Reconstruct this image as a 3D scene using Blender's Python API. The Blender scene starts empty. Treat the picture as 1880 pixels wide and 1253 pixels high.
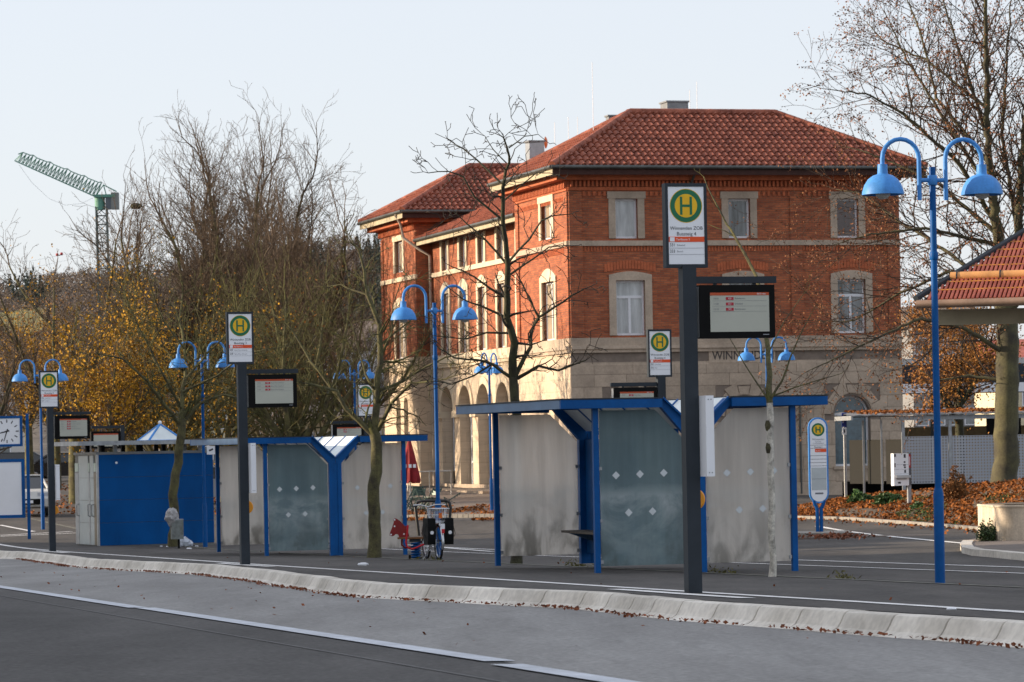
import bpy, math, random
import numpy as np
from mathutils import Vector, Matrix, noise
R = math.radians
random.seed(7)
SC = bpy.context.scene
COL = SC.collection

# ------------------------------------------------------------------ camera model
F, PW, PH, Y0, ROLL, CAMZ = 6400.0, 1880, 1253, 815.0, math.atan(0.019), 0.77
cr, sr = math.cos(ROLL), math.sin(ROLL)
def ray(x, y):
    u, v = x - 940.0, Y0 - y
    return (u*cr + v*sr)/F, (-u*sr + v*cr)/F
def at(x, y, Y):
    a, b = ray(x, y)
    return Vector((a*Y, Y, CAMZ + b*Y))
cam = bpy.data.cameras.new('camera'); camo = bpy.data.objects.new('camera', cam); COL.objects.link(camo)
cam.sensor_width = 36; cam.lens = F/PW*36; cam.shift_y = (Y0 - PH/2)/PW
cam.clip_start = 0.5; cam.clip_end = 9000
camo.matrix_world = Matrix.Translation((0, 0, CAMZ)) @ Matrix.Rotation(R(90), 4, 'X') @ Matrix.Rotation(-ROLL, 4, 'Z')
cam.dof.use_dof = True; cam.dof.focus_distance = 43; cam.dof.aperture_fstop = 10.0
SC.camera = camo
SC.render.resolution_x, SC.render.resolution_y = 1024, 682

# ------------------------------------------------------------------ sky, sun, exposure
SUN_AZ, SUN_EL = R(-86), R(14.0)
SUNV = Vector((math.sin(SUN_AZ)*math.cos(SUN_EL), math.cos(SUN_AZ)*math.cos(SUN_EL), math.sin(SUN_EL)))
world = bpy.data.worlds.new('World'); SC.world = world; world.use_nodes = True
wn = world.node_tree.nodes; wl = world.node_tree.links
sky = wn.new('ShaderNodeTexSky'); sky.sky_type = 'NISHITA'; sky.sun_disc = False
sky.sun_elevation = SUN_EL; sky.sun_rotation = SUN_AZ; sky.altitude = 300
sky.air_density = 1.0; sky.dust_density = 1.6; sky.ozone_density = 1.5
bg = wn['Background']; bg.inputs['Strength'].default_value = 0.15
veil = wn.new('ShaderNodeMix'); veil.data_type = 'RGBA'; veil.inputs['Factor'].default_value = 0.80   # even thin high cloud
veil.inputs['B'].default_value = (3.08, 3.16, 3.44, 1)
wl.new(sky.outputs['Color'], veil.inputs['A']); wl.new(veil.outputs['Result'], bg.inputs['Color'])
sun = bpy.data.lights.new('sun', 'SUN'); suno = bpy.data.objects.new('sun', sun); COL.objects.link(suno)
sun.energy = 4.2; sun.angle = R(0.6); sun.color = (1.0, 0.80, 0.58)
suno.rotation_mode = 'QUATERNION'; suno.rotation_quaternion = SUNV.to_track_quat('Z', 'Y'); suno.location = (-60, 60, 60)
vs = SC.view_settings; vs.view_transform = 'Standard'; vs.look = 'None'; vs.gamma = 1.0; vs.use_curve_mapping = False
vs.exposure = 0.86
SC.render.engine = 'CYCLES'; SC.cycles.use_denoising = True; SC.cycles.max_bounces = 7; SC.cycles.transparent_max_bounces = 12
SC.cycles.sample_clamp_indirect = 6.0

# ------------------------------------------------------------------ site frame: s across the kerb, q along it
OX, OY, EX, EY = 1.864, 36.4, 0.9645, 0.2643
ANG = math.atan2(EY, EX)
def SQ(s, q): return OX + s*EX - q*EY, OY + s*EY + q*EX
def toSQ(X, Y): dx, dy = X-OX, Y-OY; return dx*EX + dy*EY, -dx*EY + dy*EX
def sp(x, k): return k*math.log1p(math.exp(min(x/k, 40)))
def zp(s, Y):
    return 0.037*min(sp(s-9.5, .8), 17) + 0.030*min(sp(Y-95, 5), 170)
def gz(X, Y):
    s, q = toSQ(X, Y)
    return -0.019*max(-60, min(60, X)) - 0.0218*min(Y, 270) + zp(s, Y)
def G(s, q, dz=0.0):
    X, Y = SQ(s, q); return Vector((X, Y, gz(X, Y)+dz))
def base(px, Y):
    "ground point at depth Y seen in column px"
    y = 1000.0
    for _ in range(6):
        a, b = ray(px, y); z = gz(a*Y, Y); y = Y0 - (z-CAMZ)/Y*F - 0.019*(px-940)
    return Vector((a*Y, Y, z))
def hit(px, py):
    "ground point under a pixel"
    a, b = ray(px, py); lo, hi = 8.0, 400.0
    Y = lo
    while Y < hi and CAMZ + b*Y > gz(a*Y, Y): Y += 0.5
    l, h = Y-0.5, Y
    for _ in range(30):
        m = (l+h)/2
        if CAMZ + b*m > gz(a*m, m): l = m
        else: h = m
    return Vector((a*h, h, gz(a*h, h)))

# ------------------------------------------------------------------ materials
MATS = {}
def mat(name, col, rough=0.6, metal=0.0, var=0.12, scale=6.0, bump=0.0, col2=None, fine=0.0, spec=0.5, kind='pos', detail=5.0, stretch=None, thr=None, rnd=0.0, rot=0.0, scuff=0.0):
    if name in MATS: return MATS[name]
    m = bpy.data.materials.new(name); m.use_nodes = True; nt = m.node_tree; N = nt.nodes; L = nt.links
    p = N['Principled BSDF']; p.inputs['Roughness'].default_value = rough; p.inputs['Metallic'].default_value = metal
    p.inputs['Specular IOR Level'].default_value = spec
    if kind == 'pos':
        g = N.new('ShaderNodeNewGeometry'); vec = g.outputs['Position']
    else:
        g = N.new('ShaderNodeTexCoord'); vec = g.outputs['Object']
    raw = vec
    if stretch:
        mp = N.new('ShaderNodeMapping'); mp.inputs['Scale'].default_value = stretch; mp.inputs['Rotation'].default_value = (0, 0, rot); L.new(vec, mp.inputs['Vector']); vec = mp.outputs['Vector']
    nz = N.new('ShaderNodeTexNoise'); nz.inputs['Scale'].default_value = scale; nz.inputs['Detail'].default_value = detail
    nz.inputs['Roughness'].default_value = 0.65
    L.new(vec, nz.inputs['Vector'])
    rp = N.new('ShaderNodeValToRGB'); c = np.array(col); c2 = np.array(col2) if col2 else None
    lo = c*(1-var); hi = (c2 if c2 is not None else c*(1+var))
    a, b = thr if thr else (0.32, 0.68)
    rp.color_ramp.elements[0].position = a; rp.color_ramp.elements[1].position = b
    rp.color_ramp.elements[0].color = (*lo, 1); rp.color_ramp.elements[1].color = (*np.minimum(hi, 1), 1)
    L.new(nz.outputs['Fac'], rp.inputs['Fac']); out = rp.outputs['Color']
    if fine > 0:
        n2 = N.new('ShaderNodeTexNoise'); n2.inputs['Scale'].default_value = scale*(14 if not stretch else 22); n2.inputs['Detail'].default_value = 3
        L.new(raw, n2.inputs['Vector'])
        mr = N.new('ShaderNodeMapRange'); mr.inputs['From Min'].default_value = .3; mr.inputs['From Max'].default_value = .7
        mr.inputs['To Min'].default_value = 1-fine; mr.inputs['To Max'].default_value = 1+fine
        L.new(n2.outputs['Fac'], mr.inputs['Value'])
        vm = N.new('ShaderNodeVectorMath'); vm.operation = 'SCALE'
        L.new(out, vm.inputs[0]); L.new(mr.outputs['Result'], vm.inputs['Scale']); out = vm.outputs['Vector']
    if scuff > 0:      # worn dark rubber and oil marks
        ms_ = N.new('ShaderNodeMapping'); ms_.inputs['Scale'].default_value = (.9, .16, 1); ms_.inputs['Rotation'].default_value = (0, 0, rot); ms_.inputs['Location'].default_value = (3.3, 7.7, 0)
        gg = N.new('ShaderNodeNewGeometry'); L.new(gg.outputs['Position'], ms_.inputs['Vector']); ns_ = N.new('ShaderNodeTexNoise'); ns_.inputs['Scale'].default_value = 3.4; ns_.inputs['Detail'].default_value = 8; ns_.inputs['Roughness'].default_value = .7
        ns_.inputs['Distortion'].default_value = .8; L.new(ms_.outputs[0], ns_.inputs['Vector'])
        k_ = N.new('ShaderNodeMapRange'); k_.inputs['From Min'].default_value = .54; k_.inputs['From Max'].default_value = .68; k_.inputs['To Min'].default_value = 1.0; k_.inputs['To Max'].default_value = 1-scuff; L.new(ns_.outputs['Fac'], k_.inputs['Value'])
        v_ = N.new('ShaderNodeVectorMath'); v_.operation = 'SCALE'; L.new(out, v_.inputs[0]); L.new(k_.outputs[0], v_.inputs['Scale']); out = v_.outputs['Vector']
    if rnd > 0:
        oi = N.new('ShaderNodeObjectInfo'); mr2 = N.new('ShaderNodeMapRange'); mr2.inputs['To Min'].default_value = 1-rnd; mr2.inputs['To Max'].default_value = 1+rnd
        L.new(oi.outputs['Random'], mr2.inputs['Value']); vm2 = N.new('ShaderNodeVectorMath'); vm2.operation = 'SCALE'
        L.new(out, vm2.inputs[0]); L.new(mr2.outputs['Result'], vm2.inputs['Scale']); out = vm2.outputs['Vector']
    L.new(out, p.inputs['Base Color'])
    if bump > 0:
        b_ = N.new('ShaderNodeBump'); b_.inputs['Strength'].default_value = min(1, bump); b_.inputs['Distance'].default_value = 0.02
        n3 = N.new('ShaderNodeTexNoise'); n3.inputs['Scale'].default_value = scale*6; n3.inputs['Detail'].default_value = 4
        L.new(vec, n3.inputs['Vector']); L.new(n3.outputs['Fac'], b_.inputs['Height']); L.new(b_.outputs['Normal'], p.inputs['Normal'])
    MATS[name] = m; return m

def brickmat(name, c1, c2, mortar, bw, bh, ms=0.012, rough=0.8, var=0.25):
    m = bpy.data.materials.new(name); m.use_nodes = True; nt = m.node_tree; N = nt.nodes; L = nt.links
    p = N['Principled BSDF']; p.inputs['Roughness'].default_value = rough
    tc = N.new('ShaderNodeTexCoord'); sx = N.new('ShaderNodeSeparateXYZ'); L.new(tc.outputs['Object'], sx.inputs[0])
    ad = N.new('ShaderNodeMath'); L.new(sx.outputs['X'], ad.inputs[0]); L.new(sx.outputs['Y'], ad.inputs[1])
    cb = N.new('ShaderNodeCombineXYZ'); L.new(ad.outputs[0], cb.inputs['X']); L.new(sx.outputs['Z'], cb.inputs['Y'])
    br = N.new('ShaderNodeTexBrick'); br.inputs['Scale'].default_value = 1.0
    br.inputs['Brick Width'].default_value = bw; br.inputs['Row Height'].default_value = bh; br.inputs['Mortar Size'].default_value = ms
    br.inputs['Color1'].default_value = (*c1, 1); br.inputs['Color2'].default_value = (*c2, 1); br.inputs['Mortar'].default_value = (*mortar, 1)
    br.inputs['Bias'].default_value = -0.1
    L.new(cb.outputs[0], br.inputs['Vector'])
    nz = N.new('ShaderNodeTexNoise'); nz.inputs['Scale'].default_value = 1.3; nz.inputs['Detail'].default_value = 8; nz.inputs['Roughness'].default_value = .75
    mpb = N.new('ShaderNodeMapping'); mpb.inputs['Scale'].default_value = (.8, .8, 4.5); L.new(tc.outputs['Object'], mpb.inputs['Vector']); L.new(mpb.outputs[0], nz.inputs['Vector'])
    mr = N.new('ShaderNodeMapRange'); mr.inputs['From Min'].default_value = .3; mr.inputs['From Max'].default_value = .7
    mr.inputs['To Min'].default_value = 1-var; mr.inputs['To Max'].default_value = 1+var; L.new(nz.outputs['Fac'], mr.inputs['Value'])
    vm = N.new('ShaderNodeVectorMath'); vm.operation = 'SCALE'; L.new(br.outputs['Color'], vm.inputs[0]); L.new(mr.outputs['Result'], vm.inputs['Scale'])
    L.new(vm.outputs['Vector'], p.inputs['Base Color'])
    bp = N.new('ShaderNodeBump'); bp.inputs['Strength'].default_value = .5; bp.inputs['Distance'].default_value = .02; bp.invert = True
    L.new(br.outputs['Fac'], bp.inputs['Height']); L.new(bp.outputs['Normal'], p.inputs['Normal'])
    MATS[name] = m; return m

def frosted(name, col, trans, rough=0.4, dirt=(.3, .29, .26), tl=(.8, .8, .8), mixf=.4, haze=.25):
    "weathered frosted glass: faint vertical streaks, pale bloom patches, grime along the foot"
    m = bpy.data.materials.new(name); m.use_nodes = True; nt = m.node_tree; N = nt.nodes; L = nt.links
    p = N['Principled BSDF']; p.inputs['Roughness'].default_value = rough; p.inputs['IOR'].default_value = 1.12; p.inputs['Transmission Weight'].default_value = trans
    tc = N.new('ShaderNodeTexCoord'); sx = N.new('ShaderNodeSeparateXYZ'); L.new(tc.outputs['Object'], sx.inputs[0]); g = N.new('ShaderNodeNewGeometry')
    def nz(scale, st, det, dist=0.0):
        mp = N.new('ShaderNodeMapping'); mp.inputs['Scale'].default_value = st; L.new(g.outputs['Position'], mp.inputs['Vector'])
        n = N.new('ShaderNodeTexNoise'); n.inputs['Scale'].default_value = scale; n.inputs['Detail'].default_value = det; n.inputs['Roughness'].default_value = .65; n.inputs['Distortion'].default_value = dist
        L.new(mp.outputs[0], n.inputs['Vector']); return n.outputs['Fac']
    def mr(src, a, b, c, d):
        k = N.new('ShaderNodeMapRange'); k.inputs['From Min'].default_value = a; k.inputs['From Max'].default_value = b; k.inputs['To Min'].default_value = c; k.inputs['To Max'].default_value = d; L.new(src, k.inputs['Value']); return k.outputs[0]
    def mth(op, x, y):
        k = N.new('ShaderNodeMath'); k.operation = op; L.new(x, k.inputs[0]); L.new(y, k.inputs[1]); return k.outputs[0]
    streak = mr(nz(1.0, (7, 7, .5), 6), .3, .7, .90, 1.10); bloom = nz(1.0, (1.8, 1.8, 2.2), 10, .6)
    band = mth('MULTIPLY', mr(mth('ADD', sx.outputs['Z'], mr(bloom, 0, 1, -.25, .25)), 1.30, 1.12, .08, 1.0), mr(sx.outputs['Z'], .35, .95, .35, 1.0)); bl = mth('MULTIPLY', mr(bloom, .36, .62, .15*haze, haze), band)      # pale bloom below eye height
    foot = mth('MULTIPLY', mr(sx.outputs['Z'], .05, 1.15, .8, 0.0), mr(nz(1.0, (3.0, 3.0, 1.5), 10, .5), .46, .60, 0, 1))
    def layer(c):
        sc = N.new('ShaderNodeVectorMath'); sc.operation = 'SCALE'; sc.inputs[0].default_value = c; L.new(streak, sc.inputs['Scale'])
        m1 = N.new('ShaderNodeMix'); m1.data_type = 'RGBA'; L.new(bl, m1.inputs['Factor']); L.new(sc.outputs['Vector'], m1.inputs['A']); m1.inputs['B'].default_value = (.72, .76, .76, 1)
        m2 = N.new('ShaderNodeMix'); m2.data_type = 'RGBA'; L.new(foot, m2.inputs['Factor']); L.new(m1.outputs['Result'], m2.inputs['A']); m2.inputs['B'].default_value = (*dirt, 1); return m2.outputs['Result']
    L.new(layer(col), p.inputs['Base Color'])
    L.new(mr(mth('ADD', bl, foot), 0, 1, trans, trans*.12), p.inputs['Transmission Weight'])
    tr = N.new('ShaderNodeBsdfTranslucent'); L.new(layer(tl), tr.inputs['Color']); ms = N.new('ShaderNodeMixShader'); ms.inputs[0].default_value = mixf
    L.new(p.outputs[0], ms.inputs[1]); L.new(tr.outputs[0], ms.inputs[2]); L.new(ms.outputs[0], N['Material Output'].inputs['Surface'])
    MATS[name] = m; return m

BLUE = mat('blue_paint', (.001, .082, .29), .5, spec=.2, var=.18, scale=1.5, fine=.06)
LBLUE = mat('lamp_blue_paint', (.06, .255, .64), .5, spec=.3, var=.2, scale=3, fine=.08)
PBLUE = mat('pale_blue_paint', (.10, .19, .33), .5, var=.15, scale=2)  # paler, greyer blue for the left fascia and bench brackets
POLE = mat('anthracite_paint', (.028, .036, .046), .55, spec=.25, var=.15, scale=2)
DARK = mat('black_plastic', (.005, .005, .005), .6, spec=.12, var=.2)
WHITE = mat('white_panel', (.86, .88, .92), .4, var=.03, scale=1.5)
SCREEN = mat('display_screen', (.46, .47, .40), .3, var=.04, scale=2)
INK = mat('black_print', (.02, .02, .03), .6, var=.05)
GREY_INK = mat('grey_print', (.16, .17, .2), .6, var=.05)
GREEN = mat('sign_green', (.0, .15, .062), .5, var=.06)
YELLOW = mat('sign_yellow', (.86, .50, .004), .5, var=.05)
ORANGE = mat('sign_orange', (.82, .085, .01), .5, var=.05)
REDP = mat('display_red', (.42, .012, .03), .5, var=.05)
HEAD = mat('display_header', (.48, .07, .015), .5, var=.05)
STEEL = mat('brushed_steel', (.45, .46, .47), .38, .8, var=.15, scale=4)
GALV = mat('galvanised_steel', (.36, .38, .40), .5, .5, var=.2, scale=5)
ZINC = mat('zinc_sheet', (.22, .23, .24), .5, .4, var=.2, scale=3)
GLASSF = frosted('frosted_glass_front', (.34, .45, .48), .62, .25, (.16, .20, .20), tl=(.32, .43, .46), mixf=.4, haze=.75)
GLASSW = frosted('frosted_glass', (.90, .86, .81), .55, .27, (.36, .34, .30), tl=(.96, .92, .86), mixf=.5, haze=.3)
ROOFG = mat('milky_roof_glass', (.72, .78, .78), .25, var=.1, scale=2)
ASPH = mat('asphalt', (.078, .072, .068), .9, spec=.25, var=.3, scale=1.0, fine=.3, bump=.3, stretch=(.9, .22, 1), rot=-ANG, col2=(.10, .092, .085), scuff=.22)
ASPHD = mat('asphalt_dark', (.076, .073, .071), .9, spec=.25, var=.3, scale=1.0, fine=.35, bump=.3, stretch=(.8, .15, 1), rot=-ANG)
BAY = mat('concrete_bay', (.235, .228, .22), .8, var=.18, scale=1.0, fine=.26, spec=.3, bump=.15, stretch=(1.1, .12, 1), rot=-ANG, col2=(.28, .274, .265), scuff=.16)
KERB = mat('kerb_concrete', (.66, .61, .53), .85, spec=.25, scuff=.14, var=.2, scale=.9, fine=.12, bump=.15, rnd=.08, col2=(.80, .755, .68))
PAINT = mat('road_paint', (.78, .77, .75), .7, var=.22, scale=3, fine=.12)
PAINTB = mat('road_paint_bluish', (.50, .53, .58), .65, var=.18, scale=2, fine=.12)
EARTH = mat('earth', (.10, .075, .05), .95, var=.3, scale=1.2, fine=.3, bump=.4)
GRASS = mat('grass_green', (.045, .075, .018), .9, var=.4, scale=2, fine=.3)
PAVE = mat('paving', (.16, .13, .11), .85, var=.2, scale=1.5, fine=.2)

# ------------------------------------------------------------------ mesh helpers
def newmesh(name, v, f, m, parent=None, smooth=None, loc=None):
    me = bpy.data.meshes.new(name); me.from_pydata([tuple(p) for p in v], [], f); me.materials.append(m)
    if smooth is not None:
        me.polygons.foreach_set('use_smooth', [True]*len(me.polygons)); me.set_sharp_from_angle(angle=R(smooth))
    me.update(); o = bpy.data.objects.new(name, me); COL.objects.link(o)
    if parent: o.parent = parent
    if loc is not None: o.location = loc
    return o
def arrmesh(name, v, q, m, parent=None):
    "big quad mesh from numpy arrays"
    me = bpy.data.meshes.new(name); v = np.asarray(v, np.float32); q = np.asarray(q, np.int32)
    me.vertices.add(len(v)); me.vertices.foreach_set('co', v.ravel())
    n, k = q.shape
    me.loops.add(n*k); me.loops.foreach_set('vertex_index', q.ravel())
    me.polygons.add(n); me.polygons.foreach_set('loop_start', np.arange(0, n*k, k, dtype=np.int32))
    me.polygons.foreach_set('loop_total', np.full(n, k, np.int32))
    me.materials.append(m); me.update(calc_edges=True); me.validate()
    o = bpy.data.objects.new(name, me); COL.objects.link(o)
    if parent: o.parent = parent
    return o
class MB:
    def __init__(s): s.v = []; s.f = []
    def add(s, v, f):
        n = len(s.v); s.v += [tuple(p) for p in v]; s.f += [tuple(i+n for i in q) for q in f]; return s
    def box(s, x0, x1, y0, y1, z0, z1):
        return s.add([(x0,y0,z0),(x1,y0,z0),(x1,y1,z0),(x0,y1,z0),(x0,y0,z1),(x1,y0,z1),(x1,y1,z1),(x0,y1,z1)],
                     [(0,3,2,1),(4,5,6,7),(0,1,5,4),(1,2,6,5),(2,3,7,6),(3,0,4,7)])
    def prism(s, poly, a, b, axis='y'):
        "polygon (u,w) in the plane across axis, extruded from a to b"
        def P(u, w, t): return (u, t, w) if axis == 'y' else ((t, u, w) if axis == 'x' else (u, w, t))
        n = len(poly); v = [P(u, w, a) for u, w in poly] + [P(u, w, b) for u, w in poly]
        return s.add(v, [tuple(range(n))[::-1], tuple(range(n, 2*n))] + [(i, (i+1) % n, n+(i+1) % n, n+i) for i in range(n)])
    def tube(s, pts, rad, n=8, cap=True):
        pts = [Vector(p) for p in pts]; k = len(pts)
        if not hasattr(rad, '__len__'): rad = [rad]*k
        v = []; t0 = (pts[1]-pts[0]).normalized(); u = t0.orthogonal().normalized()
        for i, p in enumerate(pts):
            t = (pts[min(i+1, k-1)] - pts[max(i-1, 0)]).normalized()
            u = (u - t*u.dot(t)); u = u.normalized() if u.length > 1e-6 else t.orthogonal().normalized(); w = t.cross(u)
            for j in range(n):
                a = 2*math.pi*j/n; v.append(p + (u*math.cos(a) + w*math.sin(a))*rad[i])
        f = [(i*n+j, i*n+(j+1) % n, (i+1)*n+(j+1) % n, (i+1)*n+j) for i in range(k-1) for j in range(n)]
        if cap: f += [tuple(range(n))[::-1], tuple(range((k-1)*n, k*n))]
        return s.add(v, f)
    def lathe(s, prof, n=16, c=(0, 0, 0), axis='z'):
        v = []; k = len(prof)
        for r, h in prof:
            for j in range(n):
                a = 2*math.pi*j/n; x, y = r*math.cos(a), r*math.sin(a)
                v.append((c[0]+x, c[1]+y, c[2]+h) if axis == 'z' else (c[0]+x, c[1]+h, c[2]+y))
        f = [(i*n+j, i*n+(j+1) % n, (i+1)*n+(j+1) % n, (i+1)*n+j) for i in range(k-1) for j in range(n)]
        return s.add(v, f)
    def disc(s, cx, cz, y, r, n=28, r0=0.0):
        "flat disc or ring facing -y"
        if r0 <= 0:
            return s.add([(cx+r*math.cos(2*math.pi*j/n), y, cz+r*math.sin(2*math.pi*j/n)) for j in range(n)], [tuple(range(n))])
        v = [(cx+q*math.cos(2*math.pi*j/n), y, cz+q*math.sin(2*math.pi*j/n)) for q in (r0, r) for j in range(n)]
        return s.add(v, [(j, n+j, n+(j+1) % n, (j+1) % n) for j in range(n)])
    def build(s, name, m, parent=None, smooth=None, loc=None): return newmesh(name, s.v, s.f, m, parent, smooth, loc)
def B(*a): return MB().box(*a)
def tag(o, label=None, cat=None, group=None, kind=None):
    if label: o['label'] = label
    if cat: o['category'] = cat
    if group: o['group'] = group
    if kind: o['kind'] = kind
    return o
def empty(name, loc, rz=0.0, label=None, cat=None, group=None):
    o = bpy.data.objects.new(name, None); COL.objects.link(o); o.location = loc; o.rotation_euler = (0, 0, rz); o.empty_display_size = .2
    return tag(o, label, cat, group)
def dup(root, loc, rz=None, label=None, scale=None):
    def cp(o, par):
        c = o.copy(); COL.objects.link(c); c.parent = par
        for ch in o.children: cp(ch, c)
        return c
    r = cp(root, None); r.location = loc
    if rz is not None: r.rotation_euler = (0, 0, rz)
    if scale: r.scale = (scale,)*3
    if label: r['label'] = label
    return r
def text(body, size, m, parent, x, y, z, name='lettering', align='LEFT', sx=1.0, bold=0.0):
    c = bpy.data.curves.new('t', 'FONT'); c.body = body; c.size = size; c.align_x = align; c.offset = bold
    c.resolution_u = 3
    o = bpy.data.objects.new('t', c); COL.objects.link(o)
    dg = bpy.context.evaluated_depsgraph_get(); me = bpy.data.meshes.new_from_object(o.evaluated_get(dg))
    bpy.data.objects.remove(o)
    v = [(p.co.x*sx + x, y, p.co.y + z) for p in me.vertices]; f = [tuple(p.vertices) for p in me.polygons]
    bpy.data.meshes.remove(me)
    return newmesh(name, v, f, m, parent)

# ================================================================== THE SETTING
def sheet(name, srange, qs, m, dz, kind='structure', label=None, smoothed=True):
    "strip between s0(q) and s1(q) laid dz above the ground"
    v = []; f = []; k = None
    for q in qs:
        a, b = srange(q); n = max(2, int((b-a)/2.0)+2) if k is None else k
        k = n
        for i in range(n):
            s = a + (b-a)*i/(n-1); v.append(G(s, q, dz))
    for i in range(len(qs)-1):
        for j in range(k-1): f.append((i*k+j, i*k+j+1, (i+1)*k+j+1, (i+1)*k+j))
    o = newmesh(name, v, f, m, smooth=60); return tag(o, kind=kind)
def frange(a, b, st):
    n = max(1, int(round((b-a)/st))); return [a+(b-a)*i/n for i in range(n+1)]
KB = [(-40,-.7),(-20,-.62),(-10,-.6),(-6.8,-.75),(-3,-.88),(0,-.68),(1,-.66),(3.3,-1.04),(5.4,-1.4),(7,-1.62),(9,-1.55),(12.5,-1.25),(19.5,-.72),(24.7,-.45),(27.7,-.62),(30.2,-.95),(34,-1.15),(40.5,-.8),(47.6,-.55),(50,-.95),(55,-1.2),(70,-.6),(75,-1.1),(95,-.7),(160,-.8)]
def kback(q):
    for (a, x), (b, y) in zip(KB, KB[1:]):
        if a <= q <= b:
            t = (q-a)/(b-a); t = t*t*(3-2*t); return x+(y-x)*t
    return -.7
KW, KH = 0.40, 0.18
# ground: one sheet to the horizon, sunk under the road and the platform
ss = [-500,-200,-100,-60,-40,-25,-15,-8,-3,0,3.9,4.3,5.2,6.5,8,9.5,11,13,15,17,19,21,23,25,28,32,38,46,60,80,110,160,250,400,700]
qs = frange(-60, 140, 4)+[150,165,185,210,240,280,340,420,600,900,1400,2200,3200]
gv = [G(s, q, (-.32 if s < 4.2 else 0.0)) for q in qs for s in ss]; n = len(ss)
gf = [(i*n+j, i*n+j+1, (i+1)*n+j+1, (i+1)*n+j) for i in range(len(qs)-1) for j in range(n-1)]
tag(newmesh('ground', gv, gf, ASPH, smooth=60), kind='structure')
sheet('road', lambda q: (-60, -4.9), frange(-34, 160, 3), ASPHD, -KH-.004)
sheet('bus_bay', lambda q: (-5.34, kback(q)-KW+.02), frange(-34, 160, 1.0), BAY, -KH)
sheet('platform', lambda q: (kback(q)-.02, 4.5), frange(-34, 150, 1.0), ASPH, .004)
# kerb stones, each its own piece
kerb = empty('kerb', G(-.8, 0)); tag(kerb, 'pale concrete bus kerb of rounded stones along the platform edge', 'kerb')
kinv = kerb.matrix_world.inverted()
prof = [(0, -.25), (0, 0), (.185, .0), (.212, -.010), (.232, -.035), (.255, -.085), (.285, -.135), (.335, -.166), (.40, -.178), (.40, -.3)]
q = -22.0; i = 0
while q < 120:
    L = 1.0 if q < 75 else 3.0
    pts = []
    rng = random.Random(i); off = rng.uniform(-.003, .003)
    for qq in (q+.016, q+L-.016):
        b0 = kback(qq); pts.append([G(b0-u+off*.5, qq, w+off) - Vector(kerb.location) for u, w in prof])
    k = len(prof); v = pts[0]+pts[1]
    f = [(j, j+1, k+j+1, k+j) for j in range(k-1)] + [tuple(range(k))[::-1], tuple(range(k, 2*k))]
    newmesh('kerb_stone', v, f, KERB, kerb, smooth=24)
    q += L; i += 1
def stripe(name, pts, w, m, dz, label):
    "painted line following (s,q) points"
    v = []; f = []
    for i, (s, q) in enumerate(pts):
        a = pts[max(i-1, 0)]; b = pts[min(i+1, len(pts)-1)]; d = Vector((b[0]-a[0], b[1]-a[1])).normalized(); nx = Vector((-d.y, d.x))*w/2
        v += [G(s-nx.x, q-nx.y, dz), G(s+nx.x, q+nx.y, dz)]
    f = [(2*i, 2*i+1, 2*i+3, 2*i+2) for i in range(len(pts)-1)]
    return tag(newmesh(name, v, f, m), label, kind='structure')
def line(s0, q0, s1, q1, st=1.5):
    n = max(1, int(abs(q1-q0)/st)); return [(s0+(s1-s0)*i/n, q0+(q1-q0)*i/n) for i in range(n+1)]
stripe('lane_marking', line(-5.42, 2.6, -5.42, 60), .22, PAINTB, -KH+.006, 'far stretch of the white lane line')
stripe('lane_marking', line(-5.36, -12.1, -5.36, 2.5), .22, PAINTB, -KH+.006, 'near stretch of the white lane line')
stripe('lane_marking', line(-5.5, -24, -5.45, -12.6), .22, PAINTB, -KH+.006, 'nearest stretch of the white lane line at the frame edge')
stripe('joint_line', line(-6.1, -24, -6.1, 20), .02, mat('joint_sealant', (.12, .12, .12), .8), -KH+.003, 'thin sealed joint in the dark asphalt')
wig = lambda q: .08+.05*math.sin(q*.21)+.18*math.exp(-((q+6)/6)**2)
stripe('platform_line', [(wig(q), q) for q in frange(-22, 110, 1)], .18, PAINT, .010, 'white guide line along the platform edge')
for q0 in (0, 23.5, 47):
    stripe('platform_line', [(-.30+.02*math.sin(q), q) for q in frange(q0-2.6, q0+1.9, .5)], .2, PAINT, .012, 'rough white tactile strip at the foot of a bus stop mast')
stripe('platform_line', line(.75, -22, .28, -7.2), .10, PAINT, .009, 'second white line splitting off at the right end')
stripe('drain_edge', line(4.45, -22, 4.45, 110), .16, mat('mossy_concrete', (.15, .15, .12), .9, var=.5, scale=2.5, fine=.3), .012, 'mossy flush edging behind the platform')
for s in (8.4, 10.1):
    stripe('lane_marking', line(s, -12 if s > 7 else 6, s, 62 if s > 7 else 34), .13, PAINT, .012, 'white line on the rear bus lane %.0f m behind the kerb' % s)
for a, b in (((0, 965), (62, 977)), ((0, 984), (130, 977)), ((0, 986), (300, 972)), ((810, 1006), (905, 1014)), ((1500, 967), (1770, 999))):
    A, C = hit(*a), hit(*b); a_, c_ = toSQ(A.x, A.y), toSQ(C.x, C.y)
    stripe('lane_marking', [(a_[0]+(c_[0]-a_[0])*i/8, a_[1]+(c_[1]-a_[1])*i/8) for i in range(9)], .16, PAINT, .014, 'white turning line on the asphalt at the back')

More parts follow.
